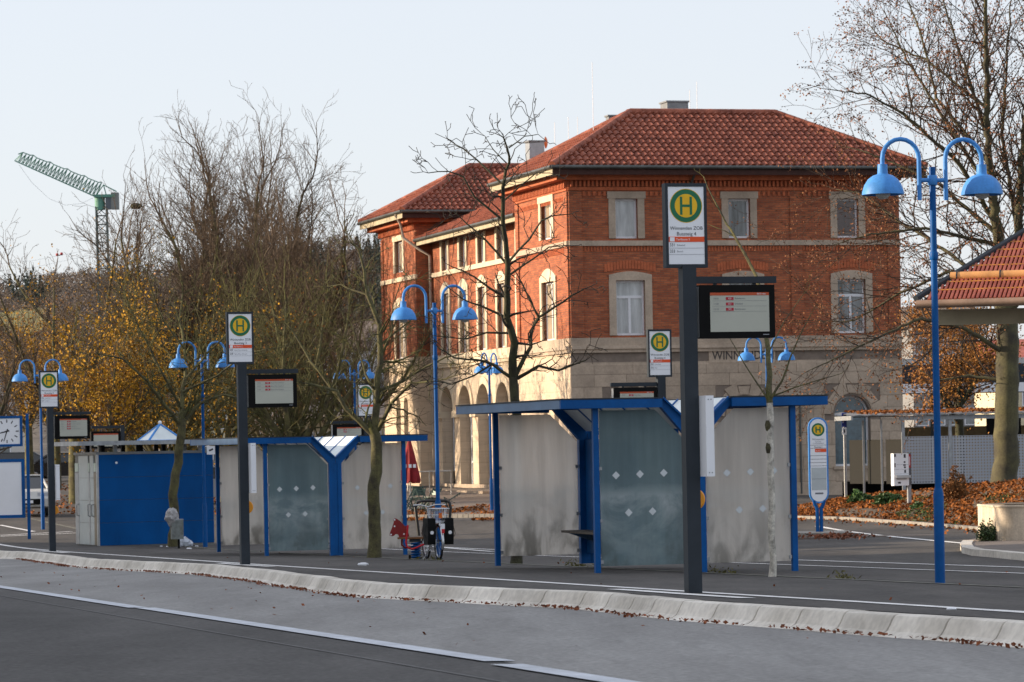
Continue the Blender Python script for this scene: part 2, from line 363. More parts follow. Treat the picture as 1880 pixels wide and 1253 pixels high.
# leaves and debris in the gutter and on the verges (nobody could count them)
def quads(cent, size, flat=0.0, seed=1, aspect=.7):
    "numpy cloud of little leaf quads, one per centre"
    rs = np.random.RandomState(seed); n = len(cent); c = np.asarray(cent, float)
    a = rs.normal(size=(n, 3)); a[:, 2] *= (1-flat); a /= np.linalg.norm(a, axis=1)[:, None]+1e-9
    b = rs.normal(size=(n, 3)); b[:, 2] *= (1-flat); b -= a*(a*b).sum(1)[:, None]; b /= np.linalg.norm(b, axis=1)[:, None]+1e-9
    s = (np.asarray(size)*rs.uniform(.55, 1.25, n))[:, None] if np.ndim(size) == 0 else np.asarray(size)[:, None]
    a = a*s*.5; b = b*s*.5*aspect
    v = np.stack([c-a, c-b, c+a, c+b], 1).reshape(-1, 3)
    return v, np.arange(4*n).reshape(n, 4)
LEAF = mat('fallen_leaf', (.22, .055, .012), .85, spec=.2, var=.6, scale=2.2, col2=(.36, .13, .03), fine=.5)
LEAFD = mat('wet_fallen_leaf', (.17, .05, .018), .8, var=.5, scale=3, fine=.4)
LEAFG = mat('gutter_leaf', (.20, .055, .016), .8, var=.5, scale=3, fine=.4)
rs = random.Random(3); c = []
for i in range(5200):
    q = rs.uniform(-20, 48); w = .5+.5*noise.noise(Vector((q*.45, 0, 3)))
    if rs.random() < w*w*1.6:
        s = kback(q)-KW-.01-abs(rs.gauss(0, .035+.07*w)); c.append(G(s, q, -KH+.012+rs.uniform(0, .02)))
for i in range(50): c.append(G(rs.uniform(-5, -1.4), rs.uniform(-14, 30), -KH+.012))
for i in range(50): c.append(G(rs.uniform(.3, 9), rs.uniform(-14, 50), .02))
v, f = quads(c, .046, .55, 5); tag(arrmesh('gutter_leaves', v, f, LEAFG), 'brown leaves lying in the gutter along the kerb', kind='stuff')

# ---- verge by the station: raised leaf bed, kerb, paving
def patch(name, poly, m, dz, nsub=12, thick=None):
    "polygon given as ground points (s,q) quad, gridded onto the terrain"
    (a, b, c_, d) = poly; v = []; N = nsub
    for i in range(N+1):
        for j in range(N+1):
            t, u = i/N, j/N
            s = (a[0]*(1-u)+b[0]*u)*(1-t)+(d[0]*(1-u)+c_[0]*u)*t; q = (a[1]*(1-u)+b[1]*u)*(1-t)+(d[1]*(1-u)+c_[1]*u)*t
            v.append(G(s, q, dz))
    f = [(i*(N+1)+j, i*(N+1)+j+1, (i+1)*(N+1)+j+1, (i+1)*(N+1)+j) for i in range(N) for j in range(N)]
    return newmesh(name, v, f, m, smooth=60)
def hsq(x, y): h = hit(x, y); return toSQ(h.x, h.y)

# ================================================================== BUS STOP MASTS
def mast(loc, bay, lines, board, zone, label, header='09:31 Uhr', disp_side=1, scale=1.0, screen_rows=3):
    t = empty('bus_stop_mast', loc, ANG, label, 'bus stop sign', 'bus stop masts on the platforms')
    W, y0 = .455, -.075
    B(-.075, .075, -.075, .075, -.1, 3.42).build('pole', POLE, t)
    pn = MB(); x0, x1, z0, z1 = -.245, .21, 3.40, 4.28
    pn.box(x0, x1, -.055, .055, z0, z0+.035).box(x0, x1, -.055, .055, z1-.035, z1).box(x0, x0+.03, -.055, .055, z0+.035, z1-.035).box(x1-.03, x1, -.055, .055, z0+.035, z1-.035)
    fr = pn.build('sign_frame', POLE, t)
    pl = B(x0+.031, x1-.031, -.048, .048, z0+.036, z1-.036).build('sign_face', WHITE, t)
    cx = (x0+x1)/2; cz = z1-.235; yy = -.048
    MB().disc(cx, cz, yy-.002, .178, 36).build('rim', YELLOW, pl)
    MB().disc(cx, cz, yy-.003, .172, 36, .122).build('ring', GREEN, pl)
    MB().disc(cx, cz, yy-.0035, .123, 36).build('disc', YELLOW, pl)
    h = MB(); h.box(cx-.066, cx-.040, yy-.006, yy-.0045, cz-.094, cz+.094).box(cx+.040, cx+.066, yy-.006, yy-.0045, cz-.094, cz+.094).box(cx-.040, cx+.040, yy-.006, yy-.0045, cz-.013, cz+.013)
    h.build('letter', GREEN, pl)
    text('Winnenden ZOB', .051, INK, pl, cx, yy-.003, z0+.395, align='CENTER')
    text('Bussteig '+bay, .053, INK, pl, cx, yy-.003, z0+.335, align='CENTER')
    B(x0+.033, x1-.033, yy-.004, yy-.001, z0+.268, z0+.322).build('stripe', ORANGE, pl)
    B(x0+.045, x0+.095, yy-.006, yy-.0045, z0+.273, z0+.317).build('emblem', WHITE, pl)
    text('Tarifzone '+zone, .033, WHITE, pl, x0+.11, yy-.006, z0+.283)
    for i, (no, dest) in enumerate(lines):
        zz = z0+.222-.066*i
        text(no, .046, INK, pl, x0+.042, yy-.003, zz, sx=.85); text(dest, .026, GREY_INK, pl, x0+.122, yy-.003, zz+.004)
        B(x0+.034, x1-.034, yy-.003, yy-.001, zz-.019, zz-.017).build('rule', GREY_INK, pl)
    # hanging departure display
    if board:
        sg = disp_side
        a, b = (.10, .93) if sg > 0 else (-.93, -.10)
        ar = MB(); ar.box(min(.07*sg, .97*sg), max(.07*sg, .97*sg), -.035, .035, 3.235, 3.305)
        for xx in (a+.2, b-.2): ar.box(xx-.015, xx+.015, -.02, .02, 3.2, 3.235)
        ar.build('display_arm', POLE, t)
        d = B(a, b, -.085, .085, 2.66, 3.215).build('display_case', DARK, t)
        B(a-.004, a+.03, -.06, .06, 2.67, 3.2).build('side_plate', GALV, d)
        sc = B(a+.115, b-.065, -.089, -.086, 2.725, 3.135).build('screen', SCREEN, d)
        B(a+.115, b-.065, -.092, -.0895, 3.105, 3.135).build('screen_header', HEAD, d)
        text(header, .024, WHITE, d, b-.10, -.0935, 3.112, align='RIGHT')
        for i, (tm, no, dest) in enumerate(board):
            zz = 3.065-.056*i
            text(tm, .026, GREY_INK, d, a+.15, -.0915, zz)
            B(a+.288, a+.373, -.0915, -.0895, zz-.008, zz+.022).build('line_badge', REDP, d)
            text(no, .024, WHITE, d, a+.33, -.093, zz, align='CENTER'); text(dest, .026, GREY_INK, d, a+.385, -.0915, zz)
            B(a+.14, b-.09, -.0905, -.0895, zz-.017, zz-.0155).build('rule', GREY_INK, d)
        B(b-.135, b-.07, -.0875, -.0855, 2.69, 2.697).build('maker_mark', GALV, d)
    # timetable case and request button on the mast
    tc = B(.078, .165, -.29, .29, 1.22, 2.06).build('timetable_case', WHITE, t)
    for zz in (1.26, 2.02):
        MB().box(.10, .112, -.293, -.29, zz-.006, zz+.006).box(.13, .142, -.293, -.29, zz-.006, zz+.006).build('screw', GALV, tc)
    m = MB(); m.lathe([(.0, -.03), (.10, -.03), (.115, -.015), (.115, .03), (0, .03)], 24, (.06, .09, .98), 'y'); m.build('ticket_validator', mat('validator_orange', (.88, .34, .008), .45, var=.05), t, 40)
    if scale != 1: t.scale = (scale,)*3
    return t
mast(G(0, 0), '4', [('331', 'Erlenhof'), ('333', 'Buoch')], [('10:10', '333', 'Rohrbronn'), ('11:20', '331', 'Erlenhof'), ('12:10', '333', 'Rohrbronn')], '3',
     'nearest and largest bus stop mast, for bay 4, in front of the right shelter')
p = base(450, 58.9)
mast(p, '3', [('335', 'Rems-Murr-Klinikum'), ('339', 'Rems-Murr-Klinikum')], [('10:00', '335', 'Rems-Murr-Klinikum'), ('10:40', '335', 'Rems-Murr-Klinikum'), ('11:00', '335', 'Rems-Murr-Klinikum')], '2',
     'bus stop mast for bay 3 with H sign in front of the left shelter', header='09:31 Uhr')
p = base(96.5, 82.5)
mast(p, '2', [('336', 'Schwaikheim'), ('337', 'Hanweiler')], [('09:40', '336', 'Schwaikheim'), ('10:05', '337', 'Rems-Murr-Klinikum'), ('10:40', '336', 'Schwaikheim'), ('11:05', '337', 'Rems-Murr-Klinikum')], '2',
     'farthest left bus stop mast for bay 2 beside the station clock')
p = base(1219, 64.4)
mast(p, '6', [('332', 'Rudersberg'), ('336', 'Bach')], [('09:50', '332', 'Rudersberg')], '2', 'bus stop mast for bay 6 rising behind the right shelter roof', disp_side=-1)
p = base(677, 92)
mast(p, '5', [('334', 'Leutenbach'), ('340', 'Korb')], [('09:45', '334', 'Leutenbach'), ('10:15', '340', 'Korb')], '2', 'bus stop mast for bay 5 half hidden behind the mossy tree trunk', disp_side=-1)
# lone display behind the toilet block
t = empty('departure_display', base(228, 112), ANG, 'departure display on a post behind the blue toilet block', 'display')
B(-.06, .06, -.06, .06, -.1, 3.3).build('post', POLE, t); d = B(-1.02, -.07, -.08, .08, 2.55, 3.1).build('display_case', DARK, t)
B(-1.0, -.06, -.03, .03, 3.2, 3.28).build('display_arm', POLE, t)
B(-.94, -.15, -.084, -.081, 2.62, 3.03).build('screen', SCREEN, d); B(-.94, -.15, -.087, -.085, 2.99, 3.03).build('screen_header', HEAD, d)

# ================================================================== SHELTERS
def shelter(loc, label):
    t = empty('bus_shelter', loc, ANG, label, 'bus shelter', 'blue steel shelters on the platform')
    D, Wd, ZT = 5.5, 3.0, 2.49
    for n_, (x, y) in enumerate(((0, 0), (Wd, 0), (0, D), (Wd, D))):
        B(x-.04, x+.04, y-.04, y+.04, -.05, ZT-.125).build('post', BLUE, t)
    for y in (0, D):
        m = MB()
        for dx in (-.135, -.0445, .046): m.box(1.5+dx, 1.5+dx+.0895, y-.06+.012*(dx > -.1 and dx < 0), y+.06, -.05, 1.93)
        for sgn in (-1, 1):
            w = .11
            m.prism([(1.5+sgn*.005, 1.93), (1.5+sgn*.005, 2.055), (1.5+sgn*.46, ZT-.003), (1.5+sgn*.50, ZT-.003-.0), (1.5+sgn*.62, ZT-.003), (1.5+sgn*.135, 1.93)][::sgn], y-.06, y+.06)
        m.build('column', BLUE, t)
    for xa, xb in ((-.55, .97), (2.03, 3.5)):
        for y in (-.12, D+.30): B(xa, xb, y-.035, y+.035, ZT-.125, ZT).build('roof_beam', BLUE, t)
    for y in (1.4, 2.8, 4.2):
        for xa, xb in ((-.515, .97), (2.03, 3.465)): B(xa, xb, y-.03, y+.03, ZT-.10, ZT-.012).build('roof_beam', BLUE, t)
    for xa, xb in ((-.55, -.515), (3.465, 3.5)): B(xa, xb, -.085, D+.265, ZT-.125, ZT-.001).build('fascia', PBLUE if xa < 0 else BLUE, t)
    for xa, xb in ((-.56, .98), (2.02, 3.51)): B(xa, xb, -.16, D+.34, ZT+.003, ZT+.022).build('roof_sheet', POLE, t)
    for sgn in (-1, 1):
        n = 5; ys = [-.09 + (D+.36)*i/n for i in range(n+1)]
        for a, b in zip(ys, ys[1:]):
            p0 = (1.5+sgn*.02, 2.06); p1 = (1.5+sgn*.49, ZT+.005)
            MB().add([(p0[0], a+.03, p0[1]), (p1[0], a+.03, p1[1]), (p1[0], b-.03, p1[1]), (p0[0], b-.03, p0[1])], [(0, 1, 2, 3)]).build('roof_pane', ROOFG, t)
        for a in ys:
            MB().prism([(1.5+sgn*.02, 2.045), (1.5+sgn*.02, 2.08), (1.5+sgn*.49, ZT+.024), (1.5+sgn*.49, ZT-.012)][::sgn], a-.028, a+.028).build('roof_bar', BLUE, t)
    # glass end walls
    def pane(x0, x1, y, m, cham, nd=True):
        zb, zt = .10, 2.335
        if cham > 0: poly = [(x0, zb), (x1, zb), (x1, zt-.44), (x1-.44, zt), (x0, zt)]
        else: poly = [(x0, zb), (x1, zb), (x1, zt), (x0+.44, zt), (x0, zt-.44)]
        o = MB().prism(poly, y-.006, y+.006).build('glass_pane', m, t)
        c = (x0+x1)/2 - .04*cham
        if nd:
            for dx, z in ((-.36, 1.40), (0, 1.41), (.36, 1.42), (-.18, .86), (.18, .87)):
                r = .058; MB().add([(c+dx-r, y-.0085, z), (c+dx, y-.0085, z-r), (c+dx+r, y-.0085, z), (c+dx, y-.0085, z+r)], [(0, 1, 2, 3)]).build('diamond_sticker', STK, o)
        for xx in (x0-.012, x1-.028):
            for z in (.16, .75, 1.5): B(xx, xx+.04, y-.022, y+.022, z-.025, z+.025).build('clamp', GALV, o)
        return o
    pane(.06, 1.34, 0, GLASSF, 1); pane(1.66, 2.94, 0, GLASSW, -1)
    pane(.06, 1.34, D, GLASSW, 1, False); pane(1.66, 2.94, D, GLASSW, -1, False)
    # central spine wall with bench
    sw = MB(); sw.box(1.455, 1.545, 2.9, D-.07, .12, 1.93); sw.build('spine_wall', BLUE, t)
    bn = MB()
    for i in range(3): bn.box(1.02+.145*i, 1.15+.145*i, 2.95, D-.12, .455, .49)
    b = bn.build('bench_seat', mat('weathered_wood', (.13, .115, .10), .85, var=.4, scale=6, stretch=(6, 1, 6)), t)
    br = MB()
    for y in (3.2, 5.1): br.prism([(1.06, .45), (1.44, .45), (1.44, .32)], y-.025, y+.025)
    br.build('bench_bracket', PBLUE, b)
    m = MB(); m.tube([(1.475, D-.13, 0), (1.475, D-.13, .1)], .03, 6)
    return t
STK = mat('sticker_white', (.62, .66, .68), .5, var=.05)
s1 = shelter(base(1097.4, 50.0), 'right-hand blue bus shelter with frosted dirty panes behind the bay 4 mast')
s2 = shelter(base(489.7, 73.4), 'left-hand blue bus shelter with frosted panes behind the bay 3 mast')

# ================================================================== LAMPS
def lamp(loc, label, rz=ANG, scale=1.0):
    t = empty('street_lamp', loc, rz, label, 'street lamp', 'blue twin-arm street lamps')
    m = MB(); m.tube([(0, 0, -.1), (0, 0, 1.08), (0, 0, 1.15)], [.062, .062, .048], 16); m.build('pole_base', BLUE, t, 40)
    m = MB(); m.tube([(0, 0, 1.14), (0, 0, 3.85), (0, 0, 5.02)], [.042, .040, .038], 14); m.lathe([(.045, 3.9), (.052, 3.92), (.052, 3.98), (.043, 4.0)], 14)
    m.build('pole', LBLUE if scale < 0 else BLUE, t, 40)
    m = MB(); m.tube([(-.17, 0, 4.86), (.17, 0, 4.86)], .026, 10); m.lathe([(.05, 4.80), (.058, 4.81), (.058, 4.91), (.05, 4.92)], 12); m.build('cross_bracket', LBLUE, t, 40)
    for sg in (-1, 1):
        pts = [(sg*.17, 0, 4.62), (sg*.17, 0, 5.12)]; R_ = .235
        for k in range(1, 11):
            a = math.pi*k/10; pts.append((sg*(.17+R_-R_*math.cos(a)), 0, 5.12+R_*math.sin(a)))
        pts.append((sg*(.17+2*R_), 0, 5.03))
        m = MB(); m.tube(pts, .027, 10); ar = m.build('arm', LBLUE, t, 40)
        c = (sg*(.17+2*R_), 0, 0)
        m = MB(); m.lathe([(.0, 5.05), (.058, 5.05), (.062, 4.94), (.07, 4.93), (.12, 4.915), (.18, 4.87), (.225, 4.80), (.25, 4.72), (.254, 4.685), (.244, 4.685), (.238, 4.72), (.17, 4.84), (.05, 4.90), (0, 4.90)], 28, c)
        hd = m.build('lamp_head', LBLUE, t, 45)
        m = MB(); m.lathe([(.0, 4.63), (.05, 4.64), (.085, 4.67), (.09, 4.72), (.07, 4.80)], 16, c); m.build('bulb_cover', mat('bulb_glass', (.55, .55, .52), .15, var=.05), hd, 60)
    if scale > 0 and scale != 1: t.scale = (scale,)*3
    return t
l0 = lamp(base(1726, 42.0), 'nearest blue street lamp at the right in front of the beech')
for px, Y, rz, lb in ((806, 68.3, ANG+.1, 'blue street lamp with two domes in the middle beside the bicycle'), (377, 91, ANG+.15, 'blue street lamp right of the blue toilet block'),
                      (79, 110, ANG, 'blue street lamp behind the bay 2 mast next to the clock'), (1413, 101, ANG+.1, 'blue street lamp whose domes cover the end of the station name lettering'),
                      (903, 117.5, ANG+.9, 'distant blue street lamp in front of the station arcade'), (655, 128, ANG+.3, 'distant street lamp seen through the branches left of the station')):
    dup(l0, base(px, Y), rz, lb)

# ================================================================== CLOCK AND INFORMATION BOARD
t = empty('station_clock_stand', base(54, 100.5), R(5), 'blue framed clock above a blank information board on blue posts', 'clock')
for x in (0, -2.0): B(x-.045, x+.045, -.045, .045, -.1, 3.62).build('post', BLUE, t)
def framed(x0, x1, z0, z1, w, nm, face):
    m = MB().box(x0, x1, -.1, .1, z0, z0+w).box(x0, x1, -.1, .1, z1-w, z1).box(x0, x0+w, -.1, .1, z0+w, z1-w).box(x1-w, x1, -.1, .1, z0+w, z1-w)
    fr = m.build(nm+'_frame', BLUE, t); B(x0+w, x1-w, -.085, .085, z0+w, z1-w).build(nm+'_face', face, fr); return fr
fr = framed(-1.02, -.14, 2.68, 3.56, .07, 'clock', WHITE)
cx, cz = -.58, 3.12
for k in range(12):
    a = R(30*k); m = MB(); u = Vector((math.sin(a), math.cos(a))); w = Vector((u.y, -u.x))*.014
    pts = [u*.25+w, u*.34+w, u*.34-w, u*.25-w]; m.add([(cx+p.x, -.09, cz+p.y) for p in pts], [(0, 1, 2, 3)]); m.build('hour_mark', INK, fr)
for a, L_, w_ in ((R(256), .22, .022), (R(198), .30, .016)):
    u = Vector((math.sin(a), math.cos(a))); w = Vector((u.y, -u.x))*w_; pts = [u*-.07+w, u*L_+w*.6, u*L_-w*.6, u*-.07-w]
    MB().add([(cx+p.x, -.094, cz+p.y) for p in pts], [(0, 1, 2, 3)]).build('clock_hand', INK, fr)
framed(-1.95, -.10, .62, 2.32, .09, 'board', WHITE)

# ================================================================== TOILET BLOCK
TB = mat('toilet_blue', (.0, .080, .285), .5, spec=.12, var=.2, scale=1.2, stretch=(1, 1, .4))
c0 = base(180, 92.6)
t = empty('toilet_block', c0, R(24), 'blue public toilet cabin with glazed doors and flat canopy roof', 'toilet')
L_, Wd, Hh = 3.25, 2.0, 2.42
B(.02, L_, .02, Wd, -.15, Hh).build('core', mat('cabin_inner', (.2, .2, .19), .6), t)
for k in range(4):
    z0 = .0+k*.605
    B(.06, L_+.01, 0, .019, z0+.004, z0+.601).build('wall_panel', TB, t)
B(-.005, .055, -.006, .05, 0, Hh).build('corner_trim', STEEL, t); B(-.02, L_+.02, -.02, Wd+.02, Hh+.003, Hh+.07).build('parapet', ZINC, t)
MB().disc(.55, 2.2, -.004, .035, 12).build('lock_plate', WHITE, t)
PALE = mat('pale_enamel_glass', (.46, .52, .53), .25, var=.1, scale=1.5); BRZ = mat('bronze_jamb', (.20, .17, .13), .4, .5, var=.2)
ys = [.06, .28, .50, .56, .72, 1.22, 1.30, 1.42, 1.66, 1.98]
for a, b, m_ in ((.06, .26, 'j'), (.275, .60, 'g'), (.615, .75, 'j'), (.765, 1.62, 'g'), (1.635, 1.97, 'j')):
    if m_ == 'g':
        for z0, z1 in ((.02, .60), (.61, 1.2), (1.21, 1.8), (1.81, Hh-.02)): B(-.004, .018, a, b, z0, z1).build('door_panel', PALE, t)
    else:
        B(-.008, .018, a, b, .02, 1.95).build('door_jamb', BRZ if a < .2 else GALV, t); B(-.010, .018, a+.02, b-.02, 1.97, 2.2).build('status_lamp', mat('status_lamp_glass', (.55, .66, .58), .3), t)
for y in (.30, .62, 1.64):
    MB().tube([(-.01, y, .78), (-.07, y, .80), (-.07, y, 1.08), (-.01, y, 1.10)], .016, 8).build('door_handle', STEEL, t, 40)
B(-.6, L_+1.2, -.35, Wd+.5, Hh+.30, Hh+.34).build('canopy', ZINC, t)
m = MB().box(-.62, L_+1.2, -.39, -.352, Hh+.25, Hh+.36).box(-.62, -.602, -.352, Wd+.5, Hh+.25, Hh+.36); m.build('canopy_edge', GALV, t)
for x in (.25, .6, 1.25, 1.75, 2.4, 3.0):
    for y in (.25, 1.6): B(x-.05, x+.05, y-.05, y+.05, Hh+.07, Hh+.30).build('canopy_strut', DARK if int(x*4) % 2 else GALV, t)
sk = MB(); px0, px1, py0, py1, zb, za = 1.75, 2.75, .9, 1.9, Hh+.345, Hh+.80
ap = ((px0+px1)/2, (py0+py1)/2, za); cs = [(px0, py0, zb), (px1, py0, zb), (px1, py1, zb), (px0, py1, zb)]
o = MB().add(cs+[ap], [(0, 1, 4), (1, 2, 4), (2, 3, 4), (3, 0, 4)]).build('skylight', ROOFG, t)
m = MB()
for c in cs: m.tube([c, ap], .03, 6)
for a, b in zip(cs, cs[1:]+cs[:1]): m.tube([a, b], .03, 6)
m.build('skylight_bar', LBLUE, o); MB().lathe([(0, .1), (.04, .08), (.055, .04), (.04, 0), (0, -.02)], 10, ap).build('finial', WHITE, o, 60)
# camera notice on the lamp beside it

# ================================================================== STATION BUILDING
BX, BY, BZ = 2.22, 128.0, -1.3
BRICK = brickmat('red_brick', (.42, .118, .045), (.25, .062, .027), (.20, .095, .055), .26, .083, .010, .85, .42)
BRICKP = mat('brick_trim', (.44, .115, .045), .85, var=.25, scale=3, fine=.2, kind='obj')
STONE = mat('sandstone', (.42, .335, .255), .85, var=.2, scale=1.1, fine=.10, kind='obj', bump=.15, rnd=.09)
STONEB = brickmat('sun_toned_ashlar', (.62, .50, .37), (.56, .45, .33), (.46, .36, .26), .95, .44, .008, .85, .14)  # sandstone lightened for the left facade, sunlight put into the colour
MORTAR = mat('stone_joint', (.20, .16, .13), .9, var=.2, scale=3)
TILE = mat('roof_tile', (.25, .065, .036), .6, spec=.3, var=.45, scale=2.0, col2=(.37, .115, .065), fine=.25)
UND = mat('shade_underlay', (.05, .02, .015), .9, var=.2)  # near-black sheet, paints shadow into the gaps between tiles
SOFF = mat('eaves_board', (.42, .36, .24), .7, var=.15, scale=2)
GUT = mat('gutter_zinc', (.10, .105, .10), .45, .5, var=.25, scale=2)
WFR = mat('white_window_frame', (.72, .73, .76), .4, var=.05)
def paneM():
    m = mat('window_glass', (.10, .12, .13), .06, var=.5, scale=1.2, col2=(.30, .33, .34), spec=.9); return m
PANE = paneM()
PALEG = mat('curtain_reflection_glass', (.40, .42, .43), .12, var=.35, scale=1.6, spec=.8, stretch=(3, 3, .4))  # pale streaks paint reflections along with white curtains
DIMG = mat('dim_glass', (.035, .04, .045), .05, var=.6, scale=1.8, col2=(.22, .24, .26), spec=.8, stretch=(4, 4, .3))
BRNG = mat('brown_curtain_glass', (.07, .035, .035), .06, var=.5, scale=2, spec=.7, stretch=(4, 4, .5))
WARMG = mat('warm_reflection_pane', (.36, .29, .21), .35, var=.15, scale=1.5)  # tan colour paints a warm reflection into the panes
st = empty('station_building', (BX, BY, BZ), ANG, 'red brick station building with sandstone ground floor and tiled hip roofs', 'station')
def loc2px(u, v, z):
    X = BX+u*EX-v*EY; Y = BY+u*EY+v*EX; Z = z+BZ
    w0 = (Z-CAMZ)/Y*F; u0 = X/Y*F
    return 940+u0*cr-w0*sr, Y0-(u0*sr+w0*cr)
def vfac(px, py, u=0.0):
    a, b = ray(px, py); return ((BX+u*EX) - a*(BY+u*EY))/(a*EX+EY)
def ufr(px, py, v=0.0):
    a, b = ray(px, py); return (a*(BY+v*EX) - (BX-v*EY))/(EX-a*EY)
def zof(px, py, u, v):
    a, b = ray(px, py); return CAMZ+b*(BY+u*EY+v*EX)-BZ
ZS, ZB, ZW, ZE = zof(1052, 621, 0, 0), zof(1049, 447, 0, 0), 11.75, 12.15
CE = 10.95     # centre eave
UL, VL, CREC = 13.0, 30.0, .65
V1, V2 = 7.2, 23.4
def wallq(mb, P, length, z0, z1, ops, depth=.28, arcn=10, ring=None):
    "wall sheet with openings; P(t,d,z) maps along-wall t, inward d"
    ts = sorted({0, length} | {o[0]-o[1]/2 for o in ops} | {o[0]+o[1]/2 for o in ops})
    zs = sorted({z0, z1} | {max(z0, o[2]) for o in ops} | {min(z1, o[3]) for o in ops})
    for a, b in zip(ts, ts[1:]):
        for c, d in zip(zs, zs[1:]):
            if b-a < 1e-5 or d-c < 1e-5: continue
            tm, zm = (a+b)/2, (c+d)/2
            if any(abs(tm-o[0]) < o[1]/2 and o[2] < zm < o[3] for o in ops): continue
            mb.add([P(a, 0, c), P(b, 0, c), P(b, 0, d), P(a, 0, d)], [(0, 1, 2, 3)])
    for t, w, a, b, kind in ops:
        h = w/2
        if kind == 'arch':
            zc = b-h; arc = [(t+h*math.cos(math.pi*k/arcn), zc+h*math.sin(math.pi*k/arcn)) for k in range(arcn+1)]
            for (x0, y0), (x1, y1) in zip(arc, arc[1:]):
                mb.add([P(x0, 0, y0), P(x0, 0, b), P(x1, 0, b), P(x1, 0, y1)], [(0, 1, 2, 3)])
                mb.add([P(x0, 0, y0), P(x1, 0, y1), P(x1, depth, y1), P(x0, depth, y0)], [(0, 1, 2, 3)])
            zt = zc
        else:
            zt = b; mb.add([P(t-h, 0, b), P(t+h, 0, b), P(t+h, depth, b), P(t-h, depth, b)], [(0, 1, 2, 3)])
        for x in (t-h, t+h): mb.add([P(x, 0, a), P(x, 0, zt), P(x, depth, zt), P(x, depth, a)], [(0, 1, 2, 3)])
        mb.add([P(t-h, 0, a), P(t+h, 0, a), P(t+h, depth, a), P(t-h, depth, a)], [(0, 1, 2, 3)])
PF = lambda t, d, z: (t, d, z)                      # front: along +u, inward +v
PL = lambda off: (lambda t, d, z: (off+d, t, z))    # left facade: along +v, inward +u
def pbox(mb, P, t0, t1, d0, d1, z0, z1):
    c = [P(t, d, z) for z in (z0, z1) for t, d in ((t0, d0), (t1, d0), (t1, d1), (t0, d1))]
    mb.add(c, [(0, 3, 2, 1), (4, 5, 6, 7), (0, 1, 5, 4), (1, 2, 6, 5), (2, 3, 7, 6), (3, 0, 4, 7)]); return mb
def window(P, o, style, glass, d=.16, fw=.075, parent=None):
    t, w, a, b, kind = o; h = w/2; fr = MB()
    zt = b-h if kind == 'arch' else b
    for x0, x1 in ((t-h, t-h+fw), (t+h-fw, t+h)): pbox(fr, P, x0, x1, d, d+.06, a, zt)
    pbox(fr, P, t-h+fw, t+h-fw, d, d+.06, a, a+fw)
    if kind == 'arch':
        n = 10
        for k in range(n):
            A, C = math.pi*k/n, math.pi*(k+1)/n; q = []
            for dd in (d, d+.06):
                for rr in (h, h-fw): q += [P(t+rr*math.cos(A), dd, zt+rr*math.sin(A)), P(t+rr*math.cos(C), dd, zt+rr*math.sin(C))]
            fr.add(q, [(0, 1, 3, 2), (2, 3, 7, 6), (4, 6, 7, 5), (0, 4, 5, 1)])
        pbox(fr, P, t-h+fw, t+h-fw, d, d+.055, zt-.05, zt+.05)
    else: pbox(fr, P, t-h+fw, t+h-fw, d, d+.06, b-fw, b)
    if style == 'cross':
        zz = a+(zt-a)*.70; pbox(fr, P, t-h+fw, t+h-fw, d-.005, d+.055, zz-.05, zz+.05); pbox(fr, P, t-.045, t+.045, d-.01, d+.05, a+fw, zz-.05)
    if style == 'double': pbox(fr, P, t-.045, t+.045, d-.01, d+.05, a+fw, zt-(fw if kind != 'arch' else .05))
    if style == 'bars':
        pbox(fr, P, t-.03, t+.03, d-.01, d+.05, a+fw, zt-.05)
        for k in (1, 2): zz = a+(zt-a)*k/3; pbox(fr, P, t-h+fw, t+h-fw, d-.005, d+.045, zz-.03, zz+.03)
    f = fr.build('window_frame', WFR, parent or st)
    g = MB()
    if kind == 'arch':
        arc = [P(t+(h-.02)*math.cos(math.pi*k/10), d+.03, zt+(h-.02)*math.sin(math.pi*k/10)) for k in range(11)]
        g.add([P(t+h-.02, d+.03, a+.02)]+arc+[P(t-h+.02, d+.03, a+.02)], [tuple(range(13))])
    else: g.add([P(t-h+.02, d+.03, a+.02), P(t+h-.02, d+.03, a+.02), P(t+h-.02, d+.03, b-.02), P(t-h+.02, d+.03, b-.02)], [(0, 1, 2, 3)])
    g.build('pane', glass, f); return f
def surround(P, o, w=.26, proud=.05, seg=0.0, m=None):
    t, ww, a, b, kind = o; h = ww/2; mb = MB()
    for x0, x1 in ((t-h-w, t-h), (t+h, t+h+w)): pbox(mb, P, x0, x1, -proud, .10, a, b)
    if seg > 0:
        n = 8; top = [(t-h-w+(2*h+2*w)*k/n, b+w*.75+seg*math.sin(math.pi*k/n)) for k in range(n+1)]
        for (x0, z0), (x1, z1) in zip(top, top[1:]):
            q = [P(x, dd, z) for dd in (-proud, .10) for x, z in ((x0, b), (x1, b), (x1, z1), (x0, z0))]
            mb.add(q, [(0, 1, 2, 3), (4, 7, 6, 5), (2, 6, 7, 3), (0, 4, 5, 1)])
    else: pbox(mb, P, t-h-w-.05, t+h+w+.05, -proud-.02, .10, b, b+w)
    mb.build('window_surround', m or STONE, st)

# --- openings
fu = [ufr(1150, 400), ufr(1357, 400), ufr(1556, 400)]
zu0, zu1 = zof(1150, 438, fu[0], 0), zof(1150, 365, fu[0], 0)
zm0, zm1 = zof(1155, 616, fu[0], 0), zof(1155, 515, fu[0], 0)
F_up = [(u, .86, zu0, zu1, 'flat') for u in fu]; F_mid = [(u+.1, 1.12, zm0, zm1, 'flat') for u in fu]
g0, g1 = zof(1557, 856, fu[2], 0), zof(1557, 726, fu[2], 0)
F_gr = [(u+.05, 1.42, g0, g1, 'arch') for u in fu]
